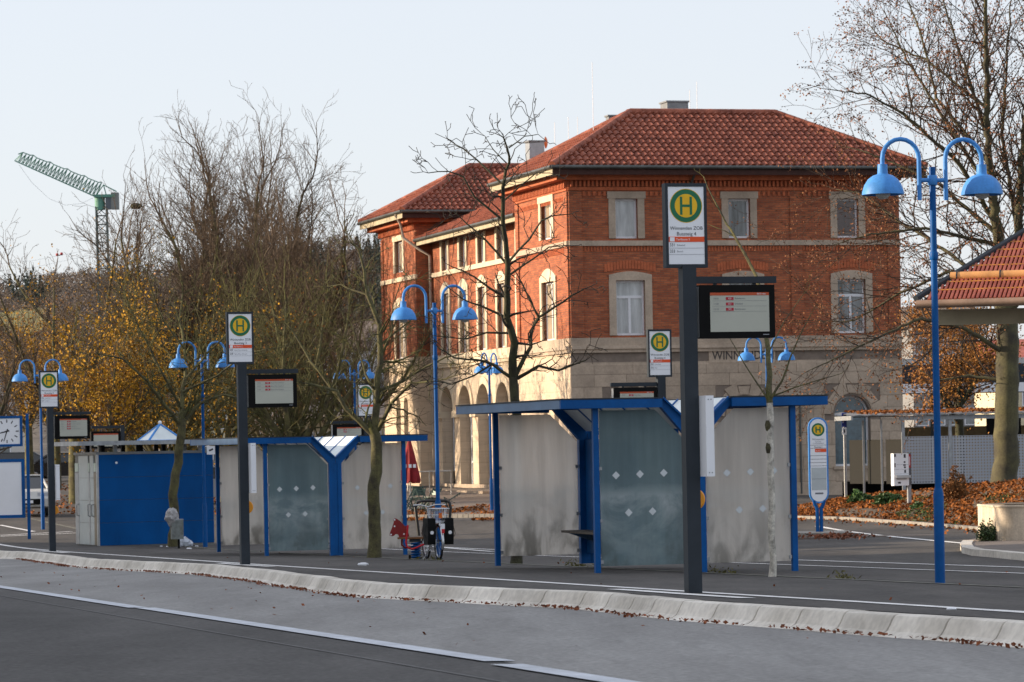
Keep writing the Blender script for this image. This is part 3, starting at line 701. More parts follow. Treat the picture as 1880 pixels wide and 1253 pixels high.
# --- front walls
mb = MB(); wallq(mb, PF, UL, ZS, ZW, F_up+F_mid); mb.build('brick_wall', BRICK, st)
mb = MB(); wallq(mb, PF, UL, -1.2, ZS, F_gr, .4); mb.build('stone_wall', MORTAR, st)
rb = random.Random(11); z = 0.0; row = 0
hs = [.46]*9+[.42, .40]
while z < ZS-1.15:
    h = .455; x = -.028; k = 0
    while x < UL:
        w = rb.choice([.8, 1.0, 1.25, 1.5]) if k else rb.choice([.5, .9])
        x1 = min(UL, x+w)
        segs = [(x, x1)]
        for (t, ww, a, b, kd) in F_gr:
            lo, hi = t-ww/2-(.40 if z+h > b-ww/2-.1 else .0), t+ww/2+(.40 if z+h > b-ww/2-.1 else .0)
            if z+h > a-.55 and z < b+.40: 
                ns = []
                for s0, s1_ in segs:
                    if s1_ <= lo or s0 >= hi: ns.append((s0, s1_)); continue
                    if s0 < lo: ns.append((s0, lo))
                    if s1_ > hi: ns.append((hi, s1_))
                segs = ns
        for s0, s1_ in segs:
            if s1_-s0 > .06: pr = -.022-rb.uniform(0, .008); B(s0+.006, s1_-.006, pr, .02, z+.006, z+h-.006).build('stone_block', STONE, st)
        x = x1; k += 1
    z += h
for (t, ww, a, b, kd) in F_gr:       # voussoirs, sills and aprons
    h = ww/2; zc = b-h; n = 7
    for k in range(n):
        A, C = math.pi*k/n+.015, math.pi*(k+1)/n-.015; ro = h+(.55 if k % 2 == 0 else .42)
        q = [(t+r*math.cos(x), y, zc+r*math.sin(x)) for y in (-.055, .02) for r, x in ((h+.12, A), (ro, A), (ro, C), (h+.12, C))]
        MB().add(q, [(0, 1, 2, 3), (4, 7, 6, 5), (0, 4, 5, 1), (1, 5, 6, 2), (2, 6, 7, 3), (3, 7, 4, 0)]).build('arch_stone', STONE, st)
    m = MB(); arc = [(t+(h+.11)*math.cos(math.pi*k/14), .0, zc+(h+.11)*math.sin(math.pi*k/14)) for k in range(15)]; m.tube(arc, .05, 6, False); m.build('arch_moulding', STONE, st, 60)
    B(t-h-.1, t+h+.1, -.10, .12, a-.12, a-.002).build('window_sill', STONE, st)
    m = MB().box(t-h, t+h, -.03, .02, a-.55, a-.13); o = m.build('apron_stone', STONE, st)
    MB().box(t-h+.12, t+h-.12, -.042, -.031, a-.46, a-.22).build('apron_panel', STONE, o)
# plinth and cornices on both faces
def run(P, length, z0, z1, pr, m, nm, t0=None):
    pbox(MB(), P, -pr if t0 is None else t0, length, -pr, .02, z0, z1).build(nm, m, st)
for P, ln, nm in ((PF, UL, 'front'), (PL(0), V1, 'wing')):
    t0 = -.0
    run(P, ln, ZS-1.02, ZS-.98+.02, .03, STONE, 'string_course', t0)
    run(P, ln, ZS-.55, ZS-.42, .10, STONE, 'cornice', t0); run(P, ln, ZS-.42, ZS-.30, .16, STONE, 'cornice', t0); run(P, ln, ZS-.30, ZS+.0, .05, STONE, 'frieze', t0)
    run(P, ln, ZB-.10, ZB+.09, .09, STONE, 'band_course', t0)
    run(P, ln, -.3, .42, .07, STONE, 'plinth', t0)
    run(P, ln, ZW-.42, ZW-.30, .06, BRICKP, 'brick_course', t0)
for u0, u1 in ((.02, .52), (8.62, 9.1), (UL-.5, UL-.02)):
    B(u0, u1, -.055, .02, ZS+.02, ZB-.11).build('pilaster', BRICK, st); B(u0, u1, -.055, .02, ZB+.1, ZW-.45).build('pilaster', BRICK, st)
for x, gm in zip(F_up, (PALEG, DIMG, BRNG)): surround(PF, x); window(PF, x, 'plain', gm)
for x in F_mid:
    surround(PF, x, .27, .05, .13); window(PF, x, 'cross', PALEG if x is F_mid[0] else DIMG)
    t, ww, a, b, kd = x; n = 17      # soldier-course brick arch
    for k in range(n):
        xx = t-1.0+2.0*k/n; zz = b+.30+.13*math.sin(math.pi*(k+.5)/n); B(xx+.008, xx+2.0/n-.008, -.022, .02, zz, zz+.30).build('arch_brick', BRICKP, st)
for i, x in enumerate(F_gr): window(PF, x, 'plain', mat('dark_glass', (.05, .10, .13), .08, var=.3, spec=.8) if i != 1 else STONE, .26)
# dentils under the front eaves and the window panels
def dentils(P, t0, t1, z0, z1, pr, pitch, m=BRICKP):
    mb = MB(); t = t0
    while t < t1: pbox(mb, P, t, t+pitch*.5, -pr, .0, z0, z1); t += pitch
    return tag(mb.build('dentil_frieze', m, st), kind='stuff')
dentils(PF, .55, 8.6, ZW-.62, ZW-.46, .05, .20); dentils(PF, 9.15, UL-.55, ZW-.62, ZW-.46, .05, .20)
dentils(PF, .1, UL-.1, ZW-.28, ZW-.06, .10, .16); dentils(PL(0), .05, V1, ZW-.34, ZW-.06, .13, .20); dentils(PL(0), V2, VL, ZW-.34, ZW-.06, .13, .20)
dentils(PL(0), .5, V1-.6, ZW-.78, ZW-.62, .03, .14); dentils(PL(0), .35, V1-.2, ZB-.34, ZB-.12, .03, .12); dentils(PF, .6, UL-.6, ZB-.30, ZB-.12, .03, .12)
# lettering on the frieze panel
uc = ufr(1362, 657); zc = zof(1362, 660, uc, 0)
B(uc-1.30, uc+1.30, -.045, .02, zc-.12, zc+.42).build('name_panel', STONE, st)
text('WINNENDEN', .46, mat('dark_letter', (.06, .05, .045), .7), st, uc-1.18, -.049, zc+.0, 'station_lettering', sx=.86, bold=.006)
# --- left facade (sunlit)
def vz(px, pt, pb, u): v = vfac(px, (pt+pb)/2, u); return v, zof(px, pt, u, v), zof(px, pb, u, v)
def bays(u, lst, w, kind):
    out = []
    for px, pt, pb in lst:
        v, zt, zb = vz(px, pt, pb, u); out.append((v, w, zb, zt, kind))
    return out
LW_up = bays(0, [(1004, 372, 440)], 1.5, 'flat'); LW_mid = bays(0, [(1008, 518, 626)], 1.7, 'flat')
LW_g = [(LW_mid[0][0]-.75, .6, 2.0, 3.45, 'arch'), (LW_mid[0][0]+.75, .6, 2.0, 3.45, 'arch')]
FW_up = [(26.6, 1.5, LW_up[0][2], LW_up[0][3], 'flat')]; FW_mid = [(26.6, 1.7, LW_mid[0][2], LW_mid[0][3], 'flat')]
FW_g = [(25.9, .8, 1.0, 4.2, 'arch'), (27.3, .8, 1.0, 4.2, 'arch')]
vc = [8.9+3.02*k for k in range(5)]
C_up = [(v, 1.0, ZB+.10, ZB+1.42, 'flat') for v in vc]; C_mid = [(v, 1.15, ZS+.02, ZS+2.6, 'flat') for v in vc]; C_g = [(v, 2.1, .25, 4.55, 'arch') for v in vc]
for off, t0, t1, ops_b, ops_s, ztop in ((0, 0, V1, LW_up+LW_mid, LW_g, ZW), (CREC, V1, V2, C_up+C_mid, C_g, CE-.1), (0, V2, VL, FW_up+FW_mid, FW_g, ZW)):
    P0 = PL(off); P = lambda t, d, z, P0=P0, t0=t0: P0(t+t0, d, z); sh = lambda ops: [(o[0]-t0,)+o[1:] for o in ops]
    mb = MB(); wallq(mb, P, t1-t0, ZS, ztop, sh(ops_b), .22); mb.build('brick_wall', BRICK, st)
    mb = MB(); wallq(mb, P, t1-t0, -1.2, ZS, sh(ops_s), .45 if off else .3); mb.build('stone_wall', STONEB, st)
# returns between the wings and the set-back centre, back and right walls
mb = MB(); mb.add([(0, V2, -1.2), (CREC, V2, -1.2), (CREC, V2, ZS), (0, V2, ZS)], [(0, 1, 2, 3)]); mb.build('return_wall', STONEB, st)
mb = MB(); mb.add([(0, V2, ZS), (CREC, V2, ZS), (CREC, V2, ZW), (0, V2, ZW)], [(0, 1, 2, 3)]); mb.add([(0, V2-.0, ZW-1.5), (6.5, V2+.01, ZW-1.5), (6.5, V2+.01, ZW), (0, V2, ZW)], [(0, 1, 2, 3)]); mb.build('return_wall', BRICK, st)
mb = MB(); mb.add([(0, V1, -1.2), (CREC, V1, -1.2), (CREC, V1, ZW), (0, V1, ZW)], [(0, 1, 2, 3)]); mb.add([(UL, 0, ZS), (UL, VL, ZS), (UL, VL, ZW), (UL, 0, ZW)], [(0, 1, 2, 3)])
mb.add([(0, VL, ZS), (UL, VL, ZS), (UL, VL, ZW), (0, VL, ZW)], [(0, 1, 2, 3)]); mb.add([(0, V1+.01, ZS), (UL, V1+.01, ZS), (UL, V1+.01, ZW), (0, V1+.01, ZW)], [(0, 1, 2, 3)]); mb.build('rear_wall', BRICK, st)
mb = MB(); mb.add([(UL, 0, -1.2), (UL, VL, -1.2), (UL, VL, ZS), (UL, 0, ZS)], [(0, 1, 2, 3)]); mb.add([(0, VL, -1.2), (UL, VL, -1.2), (UL, VL, ZS), (0, VL, ZS)], [(0, 1, 2, 3)]); mb.build('rear_stone_wall', STONEB, st)
CREAM = mat('sun_toned_sandstone', (.66, .55, .40), .85, var=.12, scale=1.5, kind='obj')  # left facade trim, same stone with sunlight painted into its tone
for off, ups, mids in ((0, LW_up+FW_up, LW_mid+FW_mid), (CREC, C_up, C_mid)):
    P = PL(off)
    for x in ups: surround(P, x, .24, .05, 0, CREAM); window(P, x, 'double', WARMG if off == 0 else PANE, .14)
    for x in mids: surround(P, x, .24, .05, .32, CREAM); window(P, x, 'double', WARMG, .14)
for x in LW_g+FW_g: window(PL(0), x, 'plain', PANE, .22)
for i, x in enumerate(C_g):
    P = PL(CREC)
    if i in (3, 4): window(P, (x[0], 1.5, .95 if i == 4 else .25, 4.25, 'arch'), 'bars', PANE, .40)
    else: window(P, (x[0], 1.5, .25, 4.25, 'arch'), 'bars', PANE, .43)
    mb = MB(); h = 1.05; zc = 4.55-h        # archivolt ring and impost
    for k in range(14):
        A, C = math.pi*k/14, math.pi*(k+1)/14; q = [P(x[0]+r*math.cos(a_), d, zc+r*math.sin(a_)) for d in (-.07, .03) for r, a_ in ((h, A), (h+.28, A), (h+.28, C), (h, C))]
        mb.add(q, [(0, 1, 2, 3), (4, 7, 6, 5), (1, 5, 6, 2), (0, 3, 7, 4)])
    mb.build('archivolt', CREAM, st)
    for s_ in (-1, 1): pbox(MB(), P, x[0]+s_*1.28-.24, x[0]+s_*1.28+.24, -.12, .3, zc-.28, zc).build('impost', CREAM, st)
for off, t0, t1 in ((CREC, V1, V2), (0, V2, VL)):
    P = PL(off)
    for z0, z1, pr, nm in ((ZS-.55, ZS-.42, .10, 'cornice'), (ZS-.42, ZS-.30, .16, 'cornice'), (ZS-.3, ZS, .05, 'frieze'), (ZB-.10, ZB+.09, .09, 'band_course'), (-.3, .42, .07, 'plinth')):
        pbox(MB(), P, t0, t1, -pr, .02, z0, z1).build(nm, CREAM if z1 > 1 else STONE, st)
for v0, v1 in ((.02, .45), (V1-.45, V1-.02), (V2+.02, V2+.4), (VL-.4, VL-.02)):
    pbox(MB(), PL(0), v0, v1, -.05, .0, ZS+.01, ZB-.11).build('pilaster', BRICK, st); pbox(MB(), PL(0), v0, v1, -.05, .0, ZB+.1, ZW-.45).build('pilaster', BRICK, st)
# --- roofs
OV = .8
tiles = []      # (matrix) list of tile placements; first the front slope
def slope(a, b, c, d, rows_pitch=.40, col=.262):
    "roof plane with eave a-b and top d-c (c may equal d); returns tile matrices"
    a, b, c, d = map(Vector, (a, b, c, d)); ex = (b-a).normalized(); n = ex.cross(d-a).normalized(); up = n.cross(ex).normalized()
    H = (d-a).dot(up); out = []; k = int(H/rows_pitch)
    for r in range(k+1):
        h = r*rows_pitch
        if h > H-.1: break
        t = h/H; l = (a+(d-a)*t-a).dot(ex); rr = (b+(c-b)*t-a).dot(ex); t2 = min(1, (h+rows_pitch*.8)/H); l2 = (d-a).dot(ex)*t2; r2 = (b-a).length + (c-b).dot(ex)*t2
        x = l + (.0)
        x = math.ceil((min(l, l2)-.05)/col)*col
        while x < max(rr, r2)-.05:
            if x+col*.5 > l2-.1 and x+col*.5 < r2+.1:
                M = Matrix((ex, up, n)).transposed().to_4x4(); M.translation = a+ex*x+up*h+n*.035; out.append(M)
            x += col
    return out
def hiproof(u0, u1, v0, v1, ze, pitch=.54):
    d = (v1-v0)/2; zr = ze+d*pitch; vm = (v0+v1)/2
    return (u0+d, vm, zr), (u1-d, vm, zr), [((u0, v0, ze), (u1, v0, ze), (u1-d, vm, zr), (u0+d, vm, zr)), ((u0, v1, ze), (u0, v0, ze), (u0+d, vm, zr), (u0+d, vm, zr)),
            ((u1, v0, ze), (u1, v1, ze), (u1-d, vm, zr), (u1-d, vm, zr)), ((u1, v1, ze), (u0, v1, ze), (u0+d, vm, zr), (u1-d, vm, zr))]
front_tiles, other = [], []
caps = MB()
for (v0, v1, first) in ((-OV, V1+OV, True), (V2-OV, VL+OV, False)):
    r0, r1, pl = hiproof(-OV, UL+OV, v0, v1, ZE)
    for i, (a, b, c, d) in enumerate(pl):
        MB().add([a, b, c, d] if c != d else [a, b, c], [(0, 1, 2, 3)] if c != d else [(0, 1, 2)]).build('roof_plane', UND, st)
        if i == 3: continue
        tl = slope(a, b, c, d); (front_tiles if first and i == 0 else other).extend(tl)
    for a, b in ((pl[0][0], r0), (pl[0][1], r1), (pl[1][0], r0), (r0, r1)):
        a, b = Vector(a), Vector(b); nn = int((b-a).length/.42)
        for k in range(nn): caps.tube([a+(b-a)*(k/nn)+Vector((0, 0, .05)), a+(b-a)*((k+1.08)/nn)+Vector((0, 0, .07))], [.15, .125], 8)
    # gutters, eaves boards
    z = ZE-.02
    for a, b in (((-OV, v0, z), (UL+OV, v0, z)), ((-OV, v0, z), (-OV, v1, z))):
        a, b = Vector(a), Vector(b); dv = (b-a).normalized(); no = Vector((dv.y, -dv.x, 0))*(1 if dv.x > .5 else -1)
        MB().tube([a+no*.06-dv*.06, b+no*.06], .075, 8).build('gutter', GUT, st, 50)
    B(-OV+.02, UL+OV-.02, v0+.02, v1-.02, ZE-.22, ZE-.06).build('eaves_soffit', UND if first else UND, st)
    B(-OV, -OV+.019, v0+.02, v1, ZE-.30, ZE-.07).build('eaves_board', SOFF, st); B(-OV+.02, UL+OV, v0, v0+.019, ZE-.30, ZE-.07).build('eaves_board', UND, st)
    B(-OV+.3, UL, max(v0+.3, -.3), v1-.1, ZW-.05, ZE-.221).build('eaves_core', BRICKP, st)
# centre roof
zr = CE+(6.5+.6)*.42
a, b, c, d = (CREC-.65, V2+.4, CE), (CREC-.65, V1-.4, CE), (6.6, V1-.4, zr), (6.6, V2+.4, zr)
MB().add([a, b, c, d], [(0, 1, 2, 3)]).build('roof_plane', UND, st); other += slope(a, b, c, d)
MB().tube([(CREC-.72, V1, CE-.02), (CREC-.72, V2+.1, CE-.02)], .075, 8).build('gutter', GUT, st, 50)
B(CREC-.64, CREC+.3, V1+.02, V2-.02, CE-.2, CE-.06).build('eaves_soffit', UND, st); B(CREC-.66, CREC-.641, V1+.02, V2-.02, CE-.26, CE-.07).build('eaves_board', SOFF, st)
# tile mesh: S-shaped pan tile
tv = []; xs = [0, .03, .08, .125, .17, .215, .25]; hz = [-.03, -.035, .03, .06, .065, .035, -.03]
for yy, lift in ((-.03, .055), (.40, .0)):
    for x, h in zip(xs, hz): tv.append((x, yy, h+lift))
tv += [(x, -.015, h-.03) for x, h in zip(xs, hz)]
tf = [(i, i+1, 8+i, 7+i) for i in range(6)] + [(14+i, 15+i, i+1, i) for i in range(6)]
tme = bpy.data.meshes.new('roof_tile'); tme.from_pydata(tv, [], tf); tme.materials.append(TILE); tme.polygons.foreach_set('use_smooth', [True]*len(tf)); tme.set_sharp_from_angle(angle=R(50))
front_tiles.sort(key=lambda M: M.translation.z)
for M in front_tiles[:300]:
    o = bpy.data.objects.new('roof_tile', tme); COL.objects.link(o); o.parent = st; o.matrix_local = M
rest = front_tiles[300:]+other
tvn = np.array([(*p, 1) for p in tv]); V = []; Q = []
for i, M in enumerate(rest):
    V.append((tvn @ np.array(M).T)[:, :3]); Q.append(np.array(tf)+i*len(tv))
o = arrmesh('roof_tiles', np.concatenate(V), np.concatenate(Q), TILE, st); tag(o, kind='stuff')
o.data.polygons.foreach_set('use_smooth', [True]*len(o.data.polygons)); o.data.set_sharp_from_angle(angle=R(50))
tag(caps.build('ridge_caps', TILE, st, 50), kind='stuff')
# chimneys, dish, aerials, downpipes
def chim(px, py_t, py_b, w, u, v, nm='chimney', m=STEEL):
    zt, zb = zof(px, py_t, u, v), zof(px, py_b, u, v)-.6
    o = B(u-w/2, u+w/2, v-w/2, v+w/2, zb, zt).build(nm, m, st); B(u-w/2-.05, u+w/2+.05, v-w/2-.05, v+w/2+.05, zt+.002, zt+.06).build('chimney_cap', ZINC, o); return o
chim(982, 262, 292, .62, ufr(982, 275, 12), 12)
chim(1238, 190, 205, .85, ufr(1238, 195, 5.2), 5.2, m=ZINC); chim(1124, 215, 228, .4, ufr(1124, 220, 6.2), 6.2, m=ZINC)
m = MB(); m.lathe([(0, 0), (.11, .01), (.2, .04), (.25, .08)], 16, (0, 0, 0), 'y'); dsh = m.build('satellite_dish', mat('orange_dish', (.75, .16, .02), .5), st, 50, (ufr(1005, 262, 14), 14, zof(1005, 262, ufr(1005, 262, 14), 14)))
dsh.rotation_euler = (0, 0, R(62))
m = MB()
for px, y0, y1, v in ((1087, 115, 225, 3.5), (1279, 150, 200, 4), (1266, 165, 200, 4), (1018, 225, 250, 12), (1043, 215, 245, 10), (1060, 215, 240, 9)):
    u = ufr(px, y0, v); m = MB(); m.tube([(u, v, zof(px, y1, u, v)-.3), (u, v, zof(px, y0, u, v))], .014, 5); m.build('aerial', WHITE, st)
def pipe(pts, r=.055): MB().tube(pts, r, 8).build('downpipe', GUT if r < .06 else mat('pale_pipe', (.40, .33, .27), .5), st, 50)
pipe([(CREC-.12, V2-.25, .2), (CREC-.12, V2-.25, CE-.7), (CREC-.5, V2-.1, CE-.45), (-.5, V2+.3, CE+.1), (-.62, V2+.3, ZE-.5), (-.86, V2+.2, ZE-.1)], .065)
pipe([(CREC-.1, V1+.2, .2), (CREC-.1, V1+.2, CE-.3)], .05)
u = ufr(1262, 330); pipe([(u, -.06, ZS), (u, -.06, ZW-.5), (u+.1, -.5, ZE-.3), (u+.1, -.82, ZE-.1)], .05)
u = ufr(1468, 760); pipe([(u, -.06, .0), (u, -.06, zof(1468, 745, u, 0))], .04)
# steps and hand-rail before the arcade
stp = empty('station_steps', (BX, BY, BZ), ANG, 'sandstone steps and handrail before the sunlit arcade', 'steps')
for k in range(3): B(-1.9+.35*k, .62, 8.5, 21, -.4, -.02+.13*k).build('step', STONE, stp)
m = MB(); m.tube([(-2.2, 9.5, 1.05), (-2.2, 20.5, .95)], .03, 8)
m.build('handrail', STEEL, stp, 50)
for v in (9.5, 13, 16.7, 20.5): MB().tube([(-2.2, v, -.4), (-2.2, v, 1.0)], .025, 8).build('rail_post', STEEL, stp)

# ================================================================== TREES
BARKM = mat('mossy_bark', (.085, .072, .048), .95, var=.5, scale=3.5, col2=(.14, .13, .05), fine=.35, bump=.6)
BARKD = mat('dark_bark', (.040, .034, .026), .95, var=.4, scale=4, col2=(.062, .062, .028), fine=.3, bump=.6)
BARKB = mat('beech_bark', (.062, .054, .040), .9, var=.35, scale=1.6, col2=(.11, .10, .045), fine=.2, bump=.3)
BARKW = mat('limewashed_bark', (.50, .47, .41), .9, var=.55, scale=9, fine=.3, bump=.5)
TWIGM = mat('mossy_twig', (.060, .050, .026), .95, var=.4, scale=5, col2=(.11, .11, .03))
TWIGD = mat('dark_twig', (.035, .028, .022), .95, var=.3, scale=5)
TWIGB = mat('brown_twig', (.10, .072, .048), .95, var=.35, scale=3)
TWIGE = mat('beech_twig', (.060, .042, .030), .95, var=.35, scale=3)
TWIGL = mat('reddish_twig', (.11, .075, .055), .95, var=.3, scale=2)
YLEAF = mat('yellow_leaf', (.34, .16, .016), .8, spec=.2, var=.6, scale=.6, col2=(.60, .33, .028), fine=.4)
OLEAF = mat('orange_leaf', (.33, .11, .014), .75, var=.5, scale=1.5, col2=(.50, .22, .03), fine=.4)
BLEAF = mat('brown_leaf', (.20, .06, .018), .8, var=.5, scale=2, col2=(.28, .11, .035), fine=.4)
def rv(rg): return Vector((rg.gauss(0, 1), rg.gauss(0, 1), rg.gauss(0, 1)))
def grow(p, d, L, r, lev, out, tips, P, rg):
    n = max(2, int(L/P['seg'])); st_ = L/n; r0 = r
    for i in range(n):
        d = (d + rv(rg)*P['wander'] + Vector((0, 0, P['up']))).normalized()
        p2 = p + d*st_; r2 = max(P.get('rmin', .004), r*(1-.7*(i+1)/n))
        out.append((p.x, p.y, p.z, p2.x, p2.y, p2.z, r0, r2)); p = p2; r0 = r2
        if lev < P['lev'] and (i >= P.get('first', 0)):
            for _ in range(P['kids']):
                if rg.random() < P['prob']:
                    a = rv(rg); a = (a - d*a.dot(d)).normalized(); an = P['ang']*rg.uniform(.6, 1.3)
                    cd = d*math.cos(an) + a*math.sin(an)
                    grow(p, cd, L*P['ratio']*rg.uniform(.55, 1.15)*(1-.35*i/n), max(P.get('rmin', .004), r2*.7), lev+1, out, tips, P, rg)
    tips.append(p)
def segmesh(name, segs, m, parent, n=3, origin=None):
    a = np.array(segs, float); p0, p1, r0, r1 = a[:, :3], a[:, 3:6], a[:, 6], a[:, 7]
    if origin is not None: p0 = p0-np.array(origin); p1 = p1-np.array(origin)
    d = p1-p0; d /= np.linalg.norm(d, axis=1)[:, None]+1e-9
    ref = np.where(np.abs(d[:, 2:3]) > .9, np.array([[1., 0, 0]]), np.array([[0, 0, 1.]]))
    u = np.cross(d, ref); u /= np.linalg.norm(u, axis=1)[:, None]+1e-9; w = np.cross(d, u); vs_ = []
    p1 = p1 + d*(r1[:, None]*.5)
    for p, r in ((p0, r0), (p1, r1)):
        for j in range(n):
            an = 2*math.pi*j/n; vs_.append(p + (u*math.cos(an)+w*math.sin(an))*r[:, None])
    v = np.stack(vs_, 1).reshape(-1, 3); b = (np.arange(len(a))*2*n)[:, None]
    f = np.concatenate([np.concatenate([b+j, b+(j+1) % n, b+n+(j+1) % n, b+n+j], 1) for j in range(n)])
    return arrmesh(name, v, f, m, parent)
KNOB = dict(seg=.12, wander=.36, up=.06, lev=2, kids=1, prob=.62, ang=.95, ratio=.50, rmin=.006)
SPRAY = dict(seg=.26, wander=.17, up=.05, lev=2, kids=1, prob=.66, ang=.6, ratio=.55, rmin=.0055)
def pxtree(name, label, Y, limbs, bark, twig, P, seed, leaves=None, dens=1.0, tl=.9, depth=.6, basepx=None, bark2=None, nleaf=0, lsize=.07, cat='tree', group=None):
    "tree whose main limbs follow measured outlines (pixel points, start and end radius in m) at depth Y"
    rg = random.Random(seed); b = base(basepx[0], Y) if basepx else None
    if b is None: b = at(limbs[0][0][0][0], limbs[0][0][0][1], Y)
    t = empty(name, b, 0, label, cat, group); org = Vector(t.location)
    tr = MB(); tr2 = MB(); segs = []; tips = []
    for li, (pts, r0, r1) in enumerate(limbs):
        k = len(pts); sl = rg.uniform(-1, 1)*depth if li else 0.0; W = []
        x0 = pts[0][0]; off0 = limb_off.get((name, li), 0.0) if False else 0.0
        run_ = 0.0
        for i, (x, y) in enumerate(pts):
            if i: run_ += math.hypot(x-pts[i-1][0], y-pts[i-1][1])/F*Y
            W.append(at(x, y, Y + sl*run_))
        # refine with a little waviness
        R_ = []; Q = []
        for i in range(k-1):
            m_ = max(2, int((W[i+1]-W[i]).length/.22))
            for j in range(m_):
                u = j/m_; Q.append(W[i].lerp(W[i+1], u) + (rv(rg)*min(.02, r0*.18) if (i or j) else Vector())); R_.append(r0+(r1-r0)*((i+u)/(k-1))**.8)
        Q.append(W[-1]); R_.append(r1)
        if li == 0: R_[0] *= 1.18
        (tr2 if bark2 and li else tr).tube([p-org for p in Q], R_, 8 if r0 > .06 else 6)
        tot = len(Q)
        for j in range(1, tot):
            if li == 0 and P.get('bare', True): continue
            dd = (Q[j]-Q[j-1]).normalized(); step = (Q[j]-Q[j-1]).length
            if rg.random() < dens*step/.22*(.35+.65*j/tot):
                a = rv(rg); a = (a-dd*a.dot(dd)).normalized(); an = rg.uniform(.5, 1.15); cd = (dd*math.cos(an)+a*math.sin(an)+Vector((0, 0, .15))).normalized()
                grow(Q[j], cd, tl*rg.uniform(.45, 1.15), min(R_[j]*.55, .03), 0, segs, tips, P, rg)
        grow(Q[-1], (Q[-1]-Q[-2]).normalized(), tl*.4, r1, 0, segs, tips, P, rg)
    tr.build('trunk', bark, t, 60)
    if bark2: tr2.build('limbs', bark2, t, 60)
    segmesh('crown', segs, twig, t, 3, org)
    if nleaf:
        c = [Vector(rg.choice(tips))+rv(rg)*.08-org for _ in range(nleaf)]; v, f = quads([tuple(p) for p in c], lsize, 0, seed); tag(arrmesh('leaves', v, f, leaves, t), kind='stuff')
    return t
limb_off = {}
# plane tree behind the right shelter
pxtree('plane_tree', 'bare dark knobbly tree rising behind the right shelter before the sunlit facade', 60.5, [
    ([(948, 1036), (948, 900), (946, 760), (942, 690)], 0.095, 0.077),
    ([(942, 690), (944, 631), (934, 583), (929, 535), (934, 488), (927, 440), (922, 392), (922, 347), (930, 314), (934, 285), (928, 262), (920, 250)], 0.078, 0.010),
    ([(946, 690), (953, 674), (973, 638), (975, 607), (989, 583), (1020, 564), (1049, 543), (1072, 531)], 0.049, 0.011),
    ([(989, 583), (975, 555), (960, 524), (950, 505)], 0.023, 0.010),
    ([(930, 545), (900, 530), (872, 509), (829, 490)], 0.029, 0.009), ([(930, 485), (893, 442), (857, 411), (833, 389)], 0.026, 0.008),
    ([(935, 480), (972, 440), (994, 406), (1013, 397), (1050, 393)], 0.026, 0.008), ([(936, 505), (977, 476), (1008, 454), (1040, 451)], 0.023, 0.008),
    ([(932, 585), (881, 562), (850, 550), (820, 526)], 0.026, 0.008), ([(936, 612), (893, 612), (855, 622), (818, 619)], 0.023, 0.008),
    ([(940, 695), (903, 669), (877, 661), (833, 657), (806, 640)], 0.035, 0.010), ([(903, 669), (870, 690), (830, 705), (800, 700)], 0.020, 0.008),
    ([(950, 695), (989, 673), (1025, 681), (1049, 671), (1075, 662)], 0.035, 0.010),
    ([(921, 403), (873, 363), (851, 325), (824, 314), (786, 318)], 0.023, 0.008), ([(918, 335), (876, 294), (851, 274), (822, 256)], 0.020, 0.007),
    ([(934, 272), (963, 251), (988, 247)], 0.013, 0.006), ([(930, 300), (905, 275), (890, 250)], 0.013, 0.006), ([(924, 370), (958, 340), (985, 318), (1010, 318)], 0.017, 0.007)],
    BARKD, TWIGD, KNOB, 21, dens=4.0, tl=.66, basepx=(948, 1036))
# mossy tree in front of the left shelter
pxtree('mossy_tree', 'mossy bare tree with a stout straight trunk before the left shelter', 70, [
    ([(687, 1026), (689, 919), (690, 839), (688, 797)], 0.131, 0.111),
    ([(689, 800), (693, 720), (699, 640), (696, 598), (675, 542), (667, 496), (658, 459), (646, 440)], 0.083, 0.012),
    ([(684, 797), (660, 775), (635, 751), (619, 719), (595, 712), (571, 707), (545, 700)], 0.064, 0.012), ([(628, 738), (600, 700), (571, 664), (548, 625), (530, 598)], 0.041, 0.011),
    ([(694, 790), (719, 740), (755, 704), (800, 700), (835, 690)], 0.049, 0.011), ([(697, 717), (739, 700), (763, 684), (819, 656), (850, 650)], 0.038, 0.010),
    ([(703, 630), (739, 600), (762, 582)], 0.026, 0.009), ([(672, 541), (642, 531), (625, 523), (597, 527)], 0.022, 0.009), ([(692, 725), (672, 690), (660, 650), (650, 610)], 0.034, 0.010),
    ([(700, 650), (720, 610), (722, 560), (735, 520)], 0.022, 0.009)],
    BARKM, TWIGM, KNOB, 22, dens=2.0, tl=.9, basepx=(687, 1026), depth=.8)
# young lime-washed tree at the right shelter
pxtree('young_tree', 'slender young tree with pale limewashed trunk before the right shelter', 46.7, [
    ([(1418, 1060), (1416, 900), (1415, 800), (1413, 740)], .046, .044),
    ([(1413, 740), (1412, 690), (1410, 640), (1401, 560), (1389, 509), (1349, 437), (1333, 409), (1308, 366), (1292, 325)], .045, .006),
    ([(1414, 735), (1435, 700), (1451, 656), (1467, 620), (1490, 575)], .02, .005), ([(1411, 737), (1395, 712), (1365, 665), (1339, 620)], .016, .005),
    ([(1416, 728), (1459, 712), (1511, 696), (1545, 686)], .013, .004), ([(1408, 620), (1380, 600), (1350, 590)], .01, .004), ([(1410, 650), (1440, 590), (1475, 540)], .012, .004)],
    BARKW, TWIGM, dict(seg=.16, wander=.2, up=.03, lev=1, kids=1, prob=.35, ang=.8, ratio=.5, rmin=.003), 23, dens=.3, tl=.45, basepx=(1418, 1060), bark2=BARKM)
m = MB()
for z, r in ((1.72, .050), (2.02, .053)): m.lathe([(.036, -.06), (r*.9, -.02), (r, .02), (.036, .08)], 9, (-.012, 0, z))
o = [x for x in COL.objects if x.name == 'young_tree'][0]; m.build('knot', BARKM, o, 60)
